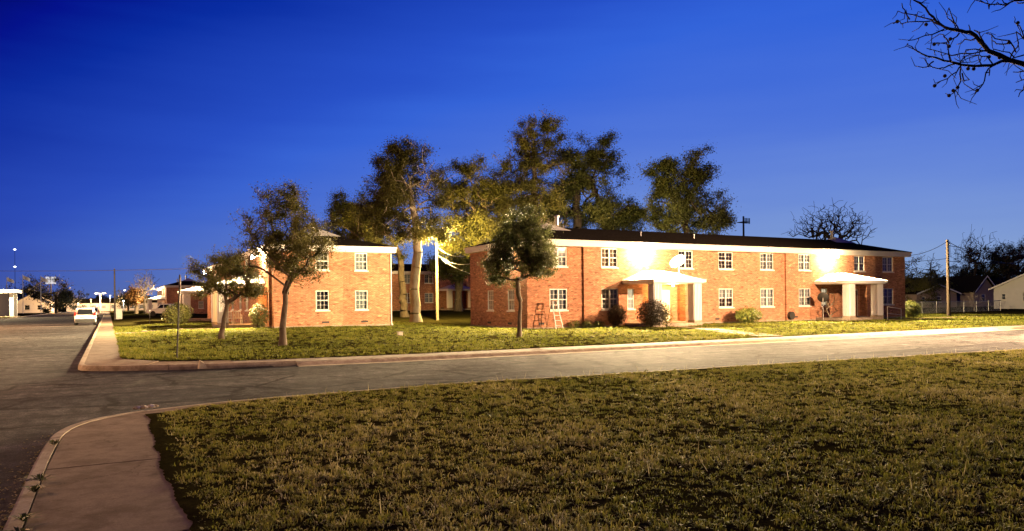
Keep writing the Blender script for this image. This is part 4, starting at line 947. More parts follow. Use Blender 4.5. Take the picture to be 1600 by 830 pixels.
P0, P1, R0, R1 = [], [], [], []
for k, lm in enumerate(limbs):
    off = rgb.uniform(-.35, .35) if k > 1 else 0; n = len(lm); pts = []
    for j, q in enumerate(lm): pts.append(bp(q[0], q[1], D8 + off * min(1, j / 3) + rgb.normal(0, .03)) - o)
    q = [pts[0]]
    for a, b2 in zip(pts[:-1], pts[1:]): q += [(a + b2) / 2 + rgb.normal(0, .008, 3), b2]
    ra = {0: .030, 1: .018, 35: .016}.get(k, .0085); chain(q, ra, .0045 if k else .006)
    for a in q[2:]:
        if rgb.uniform() < .6:
            e = a + rgb.normal(0, .10, 3) + np.array([0, 0, -.01]); mid = (a + e) / 2 + rgb.normal(0, .02, 3); chain([a, mid, e], .0052, .0025)
V, Fc = tubes(*(np.array(q) for q in (P0, P1, R0, R1)), 6); tag(link('branches', npmesh('branches', V, Fc, M['bark_dark'], smooth=True), tb), kind='stuff')
ball = MB().lathe([(.002, -.021), (.014, -.015), (.021, 0), (.014, .015), (.002, .021)], n=8).mesh('seed_ball', M['bark_dark'])
for zx, zy in ((205, 165), (425, 188), (487, 338), (600, 355), (490, 655), (568, 580), (632, 692), (600, 730), (745, 525), (788, 527), (905, 435), (985, 440), (815, 690), (1125, 175), (1058, 325), (610, 298), (665, 668)):
    link('seed_ball', ball, tb, tuple(bp(zx, zy) - o))

# far woods that close the view
def treeline(label, x0, x1, dd, base, hmin, hmax, n, leaf, seed):
    rg = np.random.default_rng(seed); px = rg.uniform(x0, x1, n); top = hmin + (hmax - hmin) * (.5 + .5 * fbm(px * .06, px * 0, seed)); dp = dd + rg.uniform(-12, 12, n)
    C = np.array([at(a, 479, b_) for a, b_ in zip(px, dp)]); C[:, 2] = np.maximum(.2, rg.uniform(0, 1, n) ** .6 * top * rg.uniform(.8, 1.1, n))
    tag(link('distant_trees', npmesh('distant_trees', leaf_mesh('c', C, leaf, None, rg).reshape(-1, 3), np.arange(4 * n).reshape(-1, 4), M['leaf_dark'], np.repeat(rg.uniform(0, 1, n), 4))), label, 'trees', None, 'stuff')
treeline('far dark line of trees at the end of the side street', -60, 380, 340, 0, 3.5, 7.5, 9000, 1.6, 301)
treeline('far dark line of trees behind the houses on the right', 1400, 1720, 190, 0, 4, 9, 7000, 1.1, 302)

# ================================================================== walks, poles, wires, vehicles, small things
wk = structure('path', None)   # walk from the nearer porch slanting to the kerb
a, b = np.array((31.4, 35.55)), np.array((26.95, 24.45)); dv = (b - a) / np.linalg.norm(b - a); nv = np.array((-dv[1], dv[0])) * .62; L = np.linalg.norm(b - a); k = 0; s = 0
while s < L - .3:
    e = min(L, s + 1.52); p, q = a + dv * (s + .006), a + dv * (e - .006); z = float(hgt(*((p + q) / 2))) + .035
    poly_sheet('slab', [tuple(p - nv), tuple(p + nv), tuple(q + nv), tuple(q - nv)], z, M['walk'], wk, .12); s = e
wk2 = structure('path', None)  # walk from the farther porch
for k in range(8): poly_sheet('slab', [(51.6 + k * 1.5 + .006, 35.2), (53.1 + k * 1.5 - .006, 35.2), (53.1 + k * 1.5 - .006, 36.4), (51.6 + k * 1.5 + .006, 36.4)], .235 + .003 * (k % 2), M['walk'], wk2, .12)
wk3 = structure('path', None)  # walk of the left block
for k in range(4): poly_sheet('slab', [(.385 + k * 1.47, 51.4), (.385 + k * 1.47 + 1.455, 51.4), (.385 + k * 1.47 + 1.455, 52.6), (.385 + k * 1.47, 52.6)], float(hgt(.4 + 1.47 * (k + .5), 52)) + .03, M['walk'], wk3, .15)

def sag(a, b, s, n=14):
    a, b = Vector(a), Vector(b); return [a.lerp(b, t / n) - Vector((0, 0, s * 4 * (t / n) * (1 - t / n))) for t in range(n + 1)]
def wire(label, a, b, s, r=.016, mat='black'):
    return tag(MB().path(sag(a, b, s), r, 5).build('overhead_wire', M[mat]), label, 'wire')

# yard pole with the sodium lamp that lights the elm
yp = onl(26.9, 63.9); pole = thing('yard_pole', 'pale lamp pole in the yard between the two nearer blocks', 'pole', tuple(yp))
MB().bar((0, 0, -.3), (0, 0, 8.6), .14, 10, .10).build('shaft', M['pole_pale'], pole)
MB().bar((0, 0, 6.9), (-.65, -2.0, 7.25), .03, 8).build('arm', M['steel'], pole)
h = MB().side([(-.3, 0), (.3, 0), (.22, .14), (-.22, .14)], -.13, .13).build('lamp_head', M['steel'], pole); h.location = (-.72, -2.2, 7.2); h.rotation_euler = (0, 0, R(72))
h2 = MB().lathe([(.02, -.1), (.10, -.07), (.13, 0)], n=12).build('lamp_lens', emit('sodium_lens', (1, .75, .3), 30), pole); h2.location = (-.72, -2.2, 7.19)
point_light(pole, (-.72, -2.2, 6.95), P_YARD, C_YARD, .12)
wire('upper service wire from the yard pole to the long block', yp + np.array((0, 0, 6.9)), (22.3, 46.4, 5.25), .5, .014, 'steel'); wire('bright middle service wire from the yard pole', yp + np.array((0, 0, 6.2)), (22.3, 46.3, 4.6), .45, .016, 'steel'); wire('lowest service wire from the yard pole', yp + np.array((0, 0, 6.0)), (22.32, 45.2, 3.6), .25, .013, 'steel')

# utility pole past the long block and its wires
up_ = onl(65.0, 38.9); pole = thing('utility_pole', 'dark wooden utility pole beyond the long block corner', 'pole', tuple(up_))
MB().bar((0, 0, -.4), (-.12, 0, 6.75), .16, 10, .11).build('shaft', M['pole_wood'], pole)
MB().lathe([(.05, 0), (.06, .05), (.03, .09), (.05, .12)], (-.02, -.14, 6.3), 8).build('insulator', M['steel'], pole)
MB().box(-.03, -.16, 5.2, .03, -.14, 6.6).build('conduit', M['dark_steel'], pole)
T = up_ + np.array((-.12, 0, 6.6))
wire('upper wire from the long block to the utility pole', (59.4, 39.6, 5.45), T, .35, .022); wire('lower wire from the long block to the utility pole', (59.4, 40.6, 5.0), T - np.array((0, 0, 1.5)), .1, .02)
wire('top wire running right from the utility pole', T, (120, 60, 7.0), .9, .028); wire('middle wire running right from the utility pole', T - np.array((0, 0, .35)), (120, 44, 6.4), .8, .024); wire('lowest wire running right from the utility pole', T - np.array((0, 0, 1.75)), (120, 52, 7.4), .5, .024)

# sign post at the corner, side street pole and lamp, hanging wire over the street
sp = onl(1.93, 26.25); post = thing('sign_post', 'slim metal sign post at the far street corner seen edge on', 'sign', tuple(sp))
MB().bar((0, 0, -.2), (.12, 0, 2.74), .026, 8).build('post', M['dark_steel'], post)
dirv = Vector((sp[0], sp[1], 0)).normalized()
pl = MB().box(-.010, -.3, 2.05, .010, .3, 2.66).build('sign_plate', M['steel'], post, .003); pl.location = (.14, 0, 0); pl.rotation_euler = (0, 0, -math.atan2(sp[0], sp[1]) + .03)
p = onl(.75, 106.0); pole = thing('street_pole', 'thin dark pole with a small lamp beside the far pavement', 'pole', tuple(p))
MB().bar((0, 0, -.2), (0, 0, 6.5), .12, 8, .08).build('shaft', M['dark_steel'], pole); MB().bar((0, 0, 3.6), (1.1, 0, 3.8), .03, 6).build('arm', M['dark_steel'], pole)
MB().lathe([(.04, -.1), (.13, -.02), (.05, .06)], (1.1, 0, 3.78), 10).build('lamp_head', emit('street_lamp_glow', (.9, .9, 1), 6), pole)
wire('long pale wire crossing high over the side street', at(-120, 422, 110), at(330, 419, 90), .25, .03, 'steel')

# street lamps that light the crossing from outside the frame
def street_lamp(label, loc, h, aim, power, colr, throw=None):
    t = thing('street_lamp', label, 'street lamp', loc); MB().bar((0, 0, -.3), (0, 0, h), .11, 10, .07).build('shaft', M['steel'], t)
    a = Vector(aim).normalized() * 1.6; MB().bar((0, 0, h - .2), (a.x, a.y, h + .15), .035, 8).build('arm', M['steel'], t)
    q = MB().side([(-.35, 0), (.35, 0), (.25, .16), (-.25, .16)], -.14, .14).build('lamp_head', M['steel'], t); q.location = (a.x * 1.12, a.y * 1.12, h + .12); q.rotation_euler = (0, 0, math.atan2(a.y, a.x))
    MB().lathe([(.02, -.1), (.11, -.06), (.13, 0)], (a.x * 1.12, a.y * 1.12, h + .11), 12).build('lamp_lens', emit('street_lens', colr, 25), t); q = point_light(t, (a.x * 1.12, a.y * 1.12, h - .12), power, colr, .15, (132, .7) if throw else None)
    if throw: q.rotation_euler = Vector(throw).to_track_quat('-Z', 'Y').to_euler()
    return t
street_lamp('street lamp on the near side of the cross street past the right frame edge', tuple(onl(42.0, 11.5)), 8.0, (-.3, 1, 0), P_STREET, C_STREET, (-.6, .75, -.27))
street_lamp('orange street lamp across the side street past the left frame edge', (-16.0, 25.0, .12), 7.5, (1, .1, 0), 13500, (1, .52, .25))
street_lamp('farther orange street lamp across the side street past the left frame edge', (-16.0, 84.0, .12), 7.5, (1, .1, 0), 34000, (1, .46, .18))

# step ladder leaning against the wall
ld = thing('step_ladder', 'wooden step ladder standing against the long block wall', 'ladder', tuple(onl(23.75, 38.15)), R(8))
for x in (-.24, .24):
    MB().bar((x * 1.15, -.42, 0), (x * .75, .05, 1.72), .028, 4).build('rail', M['steel'], ld); MB().bar((x * 1.1, .5, 0), (x * .75, .12, 1.7), .02, 4).build('rear_leg', M['wood'], ld)
for k in range(5): f = (k + .7) / 5.6; MB().box(-.26 + .06 * f, -.42 + .47 * f - .05, 1.72 * f, .26 - .06 * f, -.42 + .47 * f + .05, 1.72 * f + .03).build('rung', M['steel'], ld)
MB().box(-.2, -.03, 1.71, .2, .2, 1.76).build('top_step', M['wood'], ld); MB().bar((-.25, .33, .8), (.25, .33, .8), .014, 5).build('stretcher', M['wood'], ld)

# satellite dishes
def dish(label, loc, r, az, tilt, mast, mat, back):
    t = thing('satellite_dish', label, 'satellite dish', loc, az)
    prof = [(r * q, r * .28 * q * q) for q in (.02, .3, .55, .78, .93, 1.0)]; m = MB().lathe(prof + [(r * 1.0, r * .28 + .012), (r * .9, r * .24 + .02), (.05, .03)], n=24)
    o = m.build('reflector', M[mat], t, smooth=False); o.location = (0, 0, mast); o.rotation_euler = (R(tilt), 0, 0)
    MB().bar((0, .06, 0), (0, .06, mast), .025, 8).build('mast', M['steel'], t)
    if back: MB().bar((-.3, .35, 0), (0, .06, mast * .7), .015, 6).bar((.3, .35, 0), (0, .06, mast * .7), .015, 6).build('brace', M['steel'], t)
    f = MB().bar((0, -r * .2, mast - r * .8), (0, -r * 1.05, mast + .02), .016, 6).box(-.035, -r * 1.12, mast - .02, .035, -r * .98, mast + .06).build('feed_arm', M['steel'], t); return t
dish('large white satellite dish on the nearer porch roof', (MAIN[0] + XP1 + 1.0, MAIN[1] - 2.0, 3.36), .52, R(-74), 50, .92, 'white', True)
dish('grey satellite dish on a short mast before the farther porch', tuple(onl(46.9, 37.5)), .40, R(130), 68, 1.75, 'dark_steel', False)
# hose reel on the wall
hr_ = thing('hose_reel', 'round garden hose reel low on the long block wall', 'hose reel', (44.9, 38.72, .62))
for q in (-.1, .1): MB().lathe([(.30, -.012), (.30, .012)], (0, q, 0), 20, 'Y').build('disc', M['dark_steel'], hr_)
m = MB()
for k in range(5):
    c = [(math.cos(a) * (.2 + .012 * (k % 2)), -.07 + .035 * k, math.sin(a) * (.2 + .012 * (k % 2))) for a in np.linspace(0, 2 * math.pi, 17)]; m.path(c, .02, 5)
m.build('hose', M['door_brown'], hr_); MB().box(-.06, .1, -.12, .06, .27, .12).build('bracket', M['steel'], hr_)
# porch railings of the farther porch
rl = thing('handrail', 'pale metal handrail at the step of the farther porch', 'railing', (51.55, 35.5, .2))
MB().bar((0, 0, -.05), (0, 0, 1.0), .022, 6).build('post', M['trim'], rl); MB().bar((1.5, -.1, -.05), (1.5, -.1, .82), .022, 6).build('post', M['trim'], rl); MB().bar((0, 0, 1.0), (1.5, -.1, .82), .02, 6).build('rail', M['trim'], rl); MB().bar((0, 0, .5), (1.5, -.1, .36), .014, 6).build('rail', M['trim'], rl)
# plastic chairs on the left porch
def chair(label, loc, rz):
    t = thing('plastic_chair', label, 'chair', loc, rz, 'plastic chairs on the left porch'); MB().box(-.25, -.24, .40, .25, .24, .44).build('seat', M['white'], t, .01)
    for x in (-.22, .22):
        for y in (-.21, .21): MB().bar((x * 1.1, y * 1.15, 0), (x, y, .41), .022, 6).build('leg', M['white'], t)
        MB().box(x - .025, -.24, .62, x + .025, .24, .65).box(x - .02, -.24, .44, x + .02, -.20, .62).build('armrest', M['white'], t)
    m = MB().box(-.25, .22, .85, .25, .26, .92)
    for k in range(5): m.box(-.23 + k * .105, .225, .44, -.19 + k * .105, .255, .85)
    m.build('backrest', M['white'], t)
chair('white plastic chair nearer the street on the left porch', (6.95, 52.5, LBZ + .217), R(200)); chair('white plastic chair nearer the door on the left porch', (7.75, 53.3, LBZ + .217), R(160))

# vehicles: length along local x (front = +x)
M['car_white'] = plain('white_car_paint', (.72, .72, .71), .25, .03, 2, 0, .5); M['car_glass'] = plain('dark_car_glass', (.012, .013, .015), .08, .1, 3, 0, .6)
M['tail'] = plain('red_tail_light', (.35, .015, .012), .25); M['bumper'] = plain('dark_bumper', (.035, .035, .036), .6); M['plate'] = plain('number_plate', (.7, .7, .66), .5)
def wheel(t, x, y, r, w):
    o = MB().lathe([(r * .62, -w / 2), (r * .96, -w / 2), (r, -w * .35), (r, w * .35), (r * .96, w / 2), (r * .62, w / 2)], n=20, axis='Y').build('wheel', M['black'], t); o.location = (x, y, r)
    q = MB().lathe([(r * .1, -w * .40), (r * .61, -w * .36), (r * .61, w * .36), (r * .1, w * .40)], n=12, axis='Y').build('rim', M['steel'], o)
def suv(label, loc, rz, group):
    t = thing('parked_suv', label, 'car', loc, rz, group); W = .92
    lower = [(-2.25, .42), (-2.32, .62), (-2.30, 1.02), (1.0, 1.06), (2.05, .98), (2.28, .82), (2.30, .45), (2.0, .30), (-2.0, .30)]
    MB().side(lower, -W, W).build('body', M['car_white'], t, .06)
    g = [(-2.28, 1.0), (-2.12, 1.46), (-1.95, 1.70), (-.4, 1.76), (.45, 1.70), (1.15, 1.06)]; n = len(g); m = MB(); vs = []
    for s in (-1, 1):
        for x, z in g: vs.append((x, s * (W - .02 - max(0, z - 1.05) * .20), z))
    m.add(vs, [tuple(range(n)), tuple(range(n, 2 * n))[::-1]] + [(i, n + i, n + (i + 1) % n, (i + 1) % n) for i in range(n)]).build('cabin', M['car_white'], t, .04)
    for s in (-1, 1):
        for xa, xb, xc, xd in ((-1.95, -.95, -.95, -1.75), (-.85, .12, .05, -.85), (.2, .95, .42, .15)):
            y0, y1 = s * (W - .012 - .02), s * (W - .012 - .115); MB().quad((xa, y0, 1.13), (xb, y0, 1.13), (xc, y1, 1.60), (xd, y1, 1.60)).build('side_window', M['car_glass'], t)
        o = MB().box(-2.35, s * W - (.16 if s > 0 else .0), .98, -2.2, s * W + (.0 if s > 0 else .16), 1.32).build('tail_light', M['tail'], t)
    MB().quad((-2.285, -.68, 1.10), (-2.285, .68, 1.10), (-2.10, .60, 1.62), (-2.10, -.60, 1.62)).build('rear_window', M['car_glass'], t).location = (-.03, 0, 0)
    MB().quad((1.12, -.72, 1.12), (1.12, .72, 1.12), (.52, .62, 1.68), (.52, -.62, 1.68)).build('windscreen', M['car_glass'], t).location = (.03, 0, .012)
    MB().box(-2.40, -.86, .40, -2.24, .86, .66).build('bumper', M['bumper'], t, .02); MB().box(-2.36, -.26, .78, -2.30, .26, .92).build('number_plate', M['plate'], t)
    for s in (-1, 1): MB().bar((-1.7, s * .62, 1.78), (.2, s * .62, 1.78), .02, 5).build('roof_rail', M['bumper'], t); MB().box(.75, s * .95 - .02 - (.1 if s > 0 else 0), 1.1, .92, s * .95 + (0 if s > 0 else .1) + .06 * s, 1.24).build('mirror', M['car_white'], t)
    for x in (-1.38, 1.42):
        for y in (-.82, .82): wheel(t, x, y, .36, .23)
    return t
s1 = gnd(135, 512, 0); suv('white estate car parked nearest along the side street kerb', (-2.0, 86.5, .003), R(90), 'white cars at the side street kerb')
s2 = at(149, 490, 128); suv('white car parked farther on beyond the nearest white estate', (-2.05, 127.0, .003), R(90), 'white cars at the side street kerb')
def pickup(label, loc, rz):
    t = thing('parked_pickup', label, 'truck', loc, rz); W = .98
    low = [(-2.9, .55), (-2.92, 1.15), (1.25, 1.15), (2.55, 1.10), (2.85, .98), (2.9, .5), (2.5, .42), (-2.6, .42)]
    MB().side(low, -W, W).build('body', M['car_white'], t, .05)
    g = [(-.75, 1.14), (-.62, 1.84), (.75, 1.86), (1.45, 1.14)]; n = 4; vs = []
    for s in (-1, 1):
        for x, z in g: vs.append((x, s * (W - .02 - max(0, z - 1.15) * .18), z))
    MB().add(vs, [tuple(range(n)), tuple(range(n, 2 * n))[::-1]] + [(i, n + i, n + (i + 1) % n, (i + 1) % n) for i in range(n)]).build('cab', M['car_white'], t, .04)
    for s in (-1, 1):
        for q in (((-.55, 1.2), (.25, 1.2), (.2, 1.72), (-.5, 1.72)), ((.33, 1.2), (1.15, 1.2), (.72, 1.72), (.28, 1.72))):
            MB().add([(x, s * (W - .005 - (z - 1.15) * .18), z) for x, z in q], [(0, 1, 2, 3)]).build('side_window', M['car_glass'], t)
        MB().box(2.84, s * .9 - .1, .8, 2.91, s * .9 + .05, 1.0).build('headlight', M['plate'], t); MB().box(-2.96, s * .88 - .07, .75, -2.88, s * .88 + .07, 1.1).build('tail_light', M['tail'], t)
    MB().box(2.84, -.9, .42, 2.98, .9, .64).build('bumper', M['steel'], t); MB().box(-3.0, -.9, .5, -2.9, .9, .68).build('bumper', M['steel'], t)
    for x in (-1.75, 1.85):
        for y in (-.86, .86): wheel(t, x, y, .41, .26)
p = at(263, 497, 112); pickup('white pickup truck parked side on by the far brick block', (p.x, p.y, float(hgt(p.x, p.y))), R(180 - 29))
# utility cabinet by the pavement
bx = at(182, 500, 98); cb = thing('utility_cabinet', 'pale metal utility cabinet at the far pavement edge', 'cabinet', (bx.x + .3, bx.y, .15))
MB().box(-.38, -.38, -.1, .38, .38, 1.35).build('body', M['trim'], cb, .02); MB().box(-.42, -.42, 1.35, .42, .42, 1.42).build('lid', M['steel'], cb, .01); MB().box(-.32, -.40, .1, .32, -.382, 1.2).build('door', M['steel'], cb)
mk = thing('marker_post', 'short thin stake in the lawn beside the far pavement', 'stake', tuple(onl(3.1, 70))); MB().bar((0, 0, -.1), (0, 0, 1.2), .03, 6).build('stake', M['dark_steel'], mk); MB().box(-.04, -.04, 1.15, .04, .04, 1.22).build('cap', M['steel'], mk)

# ------------------------------------------------------------------ right edge: white house, rear house, wire fence
M['siding'] = plain('pale_siding', (.66, .65, .62), .8, .12, 1.5); M['siding_pink'] = plain('dull_pink_siding', (.34, .25, .22), .85, .1, 1.5)
def house(label, loc, rz, W, Dp, hw, hr, mat, roofmat, wins, group=None):
    "gable wall faces local -y"
    t = thing('gabled_house', label, 'house', loc, rz); m = MB(); wall_mesh(m, (0, 0, 0), (1, 0, 0), (0, -1, 0), 0, W, 0, hw, [(a, b, c, e) for a, b, c, e in wins]); m.add([(0, 0, hw), (W, 0, hw), (W / 2, 0, hr)], [(0, 1, 2)])
    m.quad((0, 0, 0), (0, 0, hw), (0, Dp, hw), (0, Dp, 0)); m.quad((W, 0, 0), (W, Dp, 0), (W, Dp, hw), (W, 0, hw)); m.quad((0, Dp, 0), (0, Dp, hw), (W, Dp, hw), (W, Dp, 0)); m.add([(0, Dp, hw), (W / 2, Dp, hr), (W, Dp, hw)], [(0, 1, 2)]); m.build('wall', M[mat], t)
    for k in range(int(hw / .24)):   # lapped siding
        z = .1 + k * .24; q = MB(); cuts = [(0.02, W - .02)]
        for a, b, c, e in wins:
            if c - .26 < z < e + .04: cuts = [z2 for x0, x1 in cuts for z2 in ((x0, min(x1, a - .08)), (max(x0, b + .08), x1)) if z2[1] - z2[0] > .05]
        for x0, x1 in cuts: q.add([(x0, -.004, z + .235), (x1, -.004, z + .235), (x1, -.03, z), (x0, -.03, z)], [(3, 2, 1, 0)]); q.quad((x0, -.03, z), (x1, -.03, z), (x1, -.002, z), (x0, -.002, z))
        q.build('siding_board', M[mat], t)
    e = .45; th = .12; rise = (hr - hw) / (W / 2); zl = hw - e * rise; m = MB()
    for s in (0, 1):
        xe, xr = (-e, W / 2) if s == 0 else (W + e, W / 2)
        m.add([(xe, -e, zl), (xr, -e, hr), (xr, Dp + e, hr), (xe, Dp + e, zl), (xe, -e, zl + th), (xr, -e, hr + th), (xr, Dp + e, hr + th), (xe, Dp + e, zl + th)], [(0, 1, 2, 3), (7, 6, 5, 4), (0, 4, 5, 1), (3, 2, 6, 7), (0, 3, 7, 4)])
    m.build('roof', M[roofmat], t)
    q = MB()
    for s in (0, 1):
        xe, xr = (-e, W / 2) if s == 0 else (W + e, W / 2); q.add([(xe, -e - .03, zl - .08), (xr, -e - .03, hr - .08), (xr, -e - .03, hr + th + .01), (xe, -e - .03, zl + th + .01), (xe, -e - .002, zl - .08), (xr, -e - .002, hr - .08), (xr, -e - .002, hr + th + .01), (xe, -e - .002, zl + th + .01)], [(0, 1, 2, 3), (7, 6, 5, 4), (3, 2, 6, 7), (0, 4, 5, 1)])
    q.build('bargeboard', M['white'], t)
    for a, b, c, z in wins: window(t, ((a + b) / 2, 0, c), 0, round(b - a, 2), round(z - c, 2), 1, 1, 1, WR.choice(['grey', None]))
    return t
p = gnd(1552, 487, .15); hb = at(1553, 486, 100)
house('white sided house with low gable at the right edge', (hb.x, hb.y, .25), R(-90), 11, 12, 2.75, 5.1, 'siding', 'pale_shingle', [(3.6, 4.5, 1.0, 2.2), (4.7, 5.6, 1.0, 2.2), (1.0, 1.5, 1.2, 2.0)])
hb2 = at(1522, 484, 118); house('dull pinkish gabled house behind the wire fence', (hb2.x, hb2.y, .2), 0, 6, 14, 2.7, 5.0, 'siding_pink', 'shingle', [(2.2, 3.2, 1.0, 2.1)])
sh = at(1432, 484, 112); house('low pale shed half hidden by trees past the long block', (sh.x, sh.y, .2), R(-5), 9, 6, 2.3, 3.6, 'siding_pink', 'shingle', [(1.2, 2.0, .9, 1.8), (4.5, 5.5, .9, 1.8)])
fe = thing('wire_fence', 'chain link fence running behind the utility pole', 'fence', (0, 0, 0)); fa, fb = np.array((63.0, 46.5)), np.array((93.0, 49.5)); m = MB()
for k in range(11):
    q = fa + (fb - fa) * k / 10; MB().bar((q[0], q[1], .1), (q[0], q[1], 1.45), .035, 6).build('post', M['steel'], fe)
MB().bar((fa[0], fa[1], 1.4), (fb[0], fb[1], 1.4), .025, 6).build('top_rail', M['steel'], fe)
n = 260
for k in range(n):
    for sg in (1, -1):
        x = fa + (fb - fa) * k / n; y = fa + (fb - fa) * min(1, max(0, (k + sg * 10) / n)); m.bar((x[0], x[1], .18), (y[0], y[1], 1.38), .0045, 3)
m.build('wire_mesh', M['steel'], fe)

# ------------------------------------------------------------------ far left end of the side street
M['hall'] = plain('dark_hall_brick', (.06, .04, .032), .9, .15, 1); M['lit_wall'] = plain('pale_render', (.62, .55, .46), .85, .1, .4)
ha = thing('hall', 'dark hall with tall white columned canopy across the side street', 'building', (-15.9, 168, .15), 0)
m = MB(); wall_mesh(m, (-6, 0, 0), (1, 0, 0), (0, -1, 0), -16, 3.5, 0, 4.6, [(-1.5, 0, .3, 2.8), (1.2, 2.4, 1.0, 2.8)]); m.quad((-2.5, 0, 0), (-2.5, 30, 0), (-2.5, 30, 4.6), (-2.5, 0, 4.6)); m.quad((-22, 30, 0), (-22, 30, 4.6), (-2.5, 30, 4.6), (-2.5, 30, 0)); m.build('wall', M['hall'], ha)
MB().add([(-22.6, -.6, 4.6), (-1.9, -.6, 4.6), (-1.9, 30.6, 4.6), (-22.6, 30.6, 4.6), (-16, 12, 7.2), (-8, 12, 7.2)], [(0, 1, 5, 4), (1, 2, 5), (2, 3, 4, 5), (3, 0, 4), (3, 2, 1, 0)]).build('roof', M['shingle'], ha)
for x, y in ((.6, -7.2), (-3.2, -7.2), (.6, -1.2), (-7.2, -7.2)): MB().box(x - .3, y - .3, -.1, x + .3, y + .3, 4.35).build('column', M['white'], ha)
MB().box(-8.2, -8.0, 4.35, 1.6, -.1, 4.95).build('canopy', M['white'], ha)
MB().box(-8, -7.8, -.12, 1.2, -.2, .12).build('canopy_floor', M['concrete'], ha)
fl = thing('canopy_lamp', 'bright lamp above the white canopy at the left frame edge', 'lamp', (-19.4, 160.0, 5.65))
MB().lathe([(.12, -.2), (.25, 0), (.12, .18)], n=12).build('globe', M['lens'], fl); MB().bar((0, 0, -.7), (0, 0, -.18), .05, 6).build('stem', M['steel'], fl); point_light(fl, (.3, -.6, 0), 30000, C_FLOOD, .2)
hw_ = at(62, 486, 225); house('small white gabled house far across the side street', (hw_.x - 6, hw_.y, .1), R(0), 9, 14, 3.3, 6.0, 'white', 'pale_shingle', [(2.2, 3.4, 1, 2.4), (5.4, 6.6, 1, 2.4)])
fh = thing('low_building', 'long low pale building closing the far end of the street', 'building', tuple(at(104, 487, 270)), R(-16)); fh.location.z = .1
m = MB(); hs = [(2 + 3.2 * k, 3.6 + 3.2 * k, .9, 2.3) for k in range(9)]; wall_mesh(m, (0, 0, 0), (1, 0, 0), (0, -1, 0), 0, 31, 0, 3.0, hs); m.quad((0, 0, 0), (0, 0, 3), (0, 8, 3), (0, 8, 0)); m.quad((31, 0, 0), (31, 8, 0), (31, 8, 3), (31, 0, 3)); m.build('wall', M['lit_wall'], fh)
MB().add([(-.6, -.6, 3), (31.6, -.6, 3), (31.6, 8.6, 3), (-.6, 8.6, 3), (4, 4, 4.8), (27, 4, 4.8)], [(0, 1, 5, 4), (1, 2, 5), (2, 3, 4, 5), (3, 0, 4), (3, 2, 1, 0)]).build('roof', M['shingle'], fh)
for a, b, c, e in hs: window(fh, ((a + b) / 2, 0, c), 0, 1.6, 1.4, 1, 1, 1, 'full')
l1 = thing('street_lamp', 'far orange lamp over the end of the side street', 'street lamp', tuple(at(157, 486, 230))); l1.location.z = 0
hh = at(157, 459, 235).z; MB().bar((0, 0, 0), (0, 0, hh), .16, 8, .1).build('shaft', M['steel'], l1); MB().bar((-1.6, 0, hh), (1.6, 0, hh), .08, 6).build('arm', M['steel'], l1)
MB().lathe([(.05, -.3), (.42, -.1), (.05, .1)], (0, -.1, hh - .1), 12).build('lamp_head', emit('far_orange_lamp', (1, .42, .07), 5), l1); point_light(l1, (0, -1.5, hh - 1), 60000, (1, .55, .22), .3)
# lit sign box, flags, mast
sg = thing('sign_box', 'white lit sign box on a post rising from the dark trees', 'sign', tuple(at(80, 486, 236))); sg.location.z = 0; zt = at(80, 438, 236).z
MB().bar((0, 0, 0), (0, 0, zt - 1), .2, 8).build('post', M['dark_steel'], sg); MB().box(-1.4, -.3, zt - 1.2, 1.4, .3, zt + 1.1).build('sign_face', emit('pale_lit_sign', (.95, .9, .95), .8), sg)
for k, (px, py, lab) in enumerate(((36, 429, 'tallest white flag over the dark hall roof'), (11, 432, 'small pale flag at the left frame edge'), (64, 431, 'small flag above the dark trees'))):
    q = at(px, 484, 200); zt = at(px, py, 200).z; t = thing('flagpole', lab, 'flag', (q.x, q.y, 0)); MB().bar((0, 0, 0), (0, 0, zt), .09, 6, .06).build('pole', M['trim'], t)
    m = MB(); n = 6
    for i in range(n): xa, xb = .1 + .26 * i, .1 + .26 * (i + 1); m.quad((xa, .12 * math.sin(i * 1.2), zt - 1.3 - .10 * i), (xb, .12 * math.sin(i * 1.2 + 1.2), zt - 1.3 - .10 * (i + 1)), (xb, .12 * math.sin(i * 1.2 + 1.2), zt - .2 - .14 * (i + 1)), (xa, .12 * math.sin(i * 1.2), zt - .2 - .14 * i))
    m.build('cloth', M['white'], t)
q = at(24, 482, 420); t = thing('radio_mast', 'thin radio mast with two beacon lights at the left', 'mast', (q.x, q.y, 0)); zt, zm = at(22, 390, 420).z, at(25, 417, 420).z
MB().bar((0, 0, 0), (0, 0, zt), .16, 6, .08).build('lattice', M['dark_steel'], t)
for z in (zt, zm): MB().lathe([(.1, -.5), (.75, 0), (.1, .5)], (0, 0, z), 10).build('beacon', emit('beacon_light', (.9, .93, 1), 5), t)
q = at(1163, 470, 300); t = thing('radio_mast', 'slim tower with antenna platform above the long block roof', 'mast', (q.x, q.y, 0)); zt = at(1163, 338, 300).z
MB().bar((0, 0, 0), (0, 0, zt), .55, 8, .35).build('shaft', M['dark_steel'], t); MB().box(-1.7, -1.7, zt - 2.6, 1.7, 1.7, zt - 2.3).build('platform', M['dark_steel'], t)
for x in (-1.6, -.8, 0, .8, 1.6): MB().box(x - .16, -1.8, zt - 3.2, x + .16, -1.6, zt - .9).build('antenna', M['dark_steel'], t)
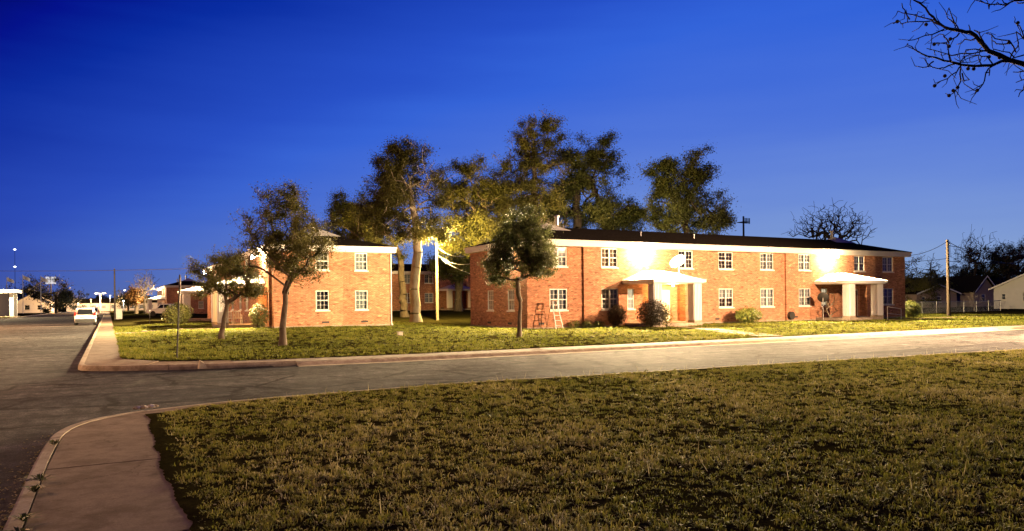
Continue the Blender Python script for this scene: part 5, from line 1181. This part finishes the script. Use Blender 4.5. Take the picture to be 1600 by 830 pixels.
# concrete rubble at the near kerb bend, broken kerb piece and gutter drain across
rr = random.Random(8)
for k in range(7):
    px = 212 + k * 5.0; p = gnd(px, 640 - k * .6, .16); s = rr.uniform(.035, .075); t = MB()
    n = 7; t.lathe([(s * .3, -s * .3), (s, -.1 * s), (s * .9, s * .3), (s * .35, s * .6)], n=n); t.v = [(x * rr.uniform(.7, 1.4), y * rr.uniform(.7, 1.2), z * rr.uniform(.8, 1.4)) for x, y, z in t.v]
    o = t.build('concrete_chunk', M['trim'] if k % 2 else M['concrete']); o.location = (p.x, p.y, .175); tag(o, ['leftmost pale chunk crumbled onto the near kerb bend', 'second chunk from the left on the near kerb bend', 'third chunk from the left on the near kerb bend', 'middle chunk of the row on the near kerb bend', 'third chunk from the right on the near kerb bend', 'second chunk from the right on the near kerb bend', 'rightmost crumbled chunk on the near kerb bend'][k], 'rubble', 'crumbled chunks on the near kerb')
p = gnd(316, 573, .1); o = MB().add([(-.1, -.1, 0), (.14, -.12, 0), (.12, .1, 0), (-.12, .08, 0), (-.05, -.06, .22), (.06, -.07, .14), (.03, .05, .18), (-.07, .04, .25)], [(0, 1, 5, 4), (1, 2, 6, 5), (2, 3, 7, 6), (3, 0, 4, 7), (4, 5, 6, 7)]).build('kerb_fragment', M['concrete']); o.location = (p.x, p.y, .05); tag(o, 'broken upright kerb fragment at the far corner', 'rubble')
p = gnd(398, 574, .02); t = thing('storm_drain', 'dark storm drain grate in the far gutter', 'drain', (p.x, p.y + .12, .02))
MB().box(-.55, -.16, -.03, .55, .16, -.004).build('pit', M['black'], t)
for k in range(9): MB().box(-.5 + k * .12, -.15, -.003, -.46 + k * .12, .15, .012).build('bar', M['dark_steel'], t)
p = Gp(625, 524); t = thing('ground_box', 'small pale meter box lid in the lawn between the corner trees', 'box', (p[0], p[1], p[2])); MB().box(-.12, -.1, 0, .12, .1, .2).build('body', M['trim'], t, .02); MB().box(-.14, -.12, .2, .14, .12, .23).build('lid', M['steel'], t)
# low strewn branches on the lawn near the gap


# small far lamps along the horizon of the side street
for px, py, dd, colr, lab in ((172, 462, 250, (1, .86, .7), 'small pale far lamp just right of the orange street end lamp'), (122, 474, 262, (1, .8, .55), 'low warm far lamp before the long low building'), (193, 470, 210, (1, .9, .75), 'small pale far lamp beside the dark street pole tree'), (142, 468, 268, (1, .55, .2), 'dim orange far lamp left of the orange street end lamp')):
    q = at(px, py, dd); t = thing('street_lamp', lab, 'street lamp', (q.x, q.y, 0)); MB().bar((0, 0, 0), (0, 0, q.z), .1, 6, .07).build('shaft', M['dark_steel'], t)
    MB().lathe([(.05, -.28), (.3, -.05), (.12, .12)], (0, 0, q.z), 10).build('lamp_head', emit('far_lamp_glow', colr, 7), t); point_light(t, (0, -.8, q.z - .6), 6000, colr, .2)
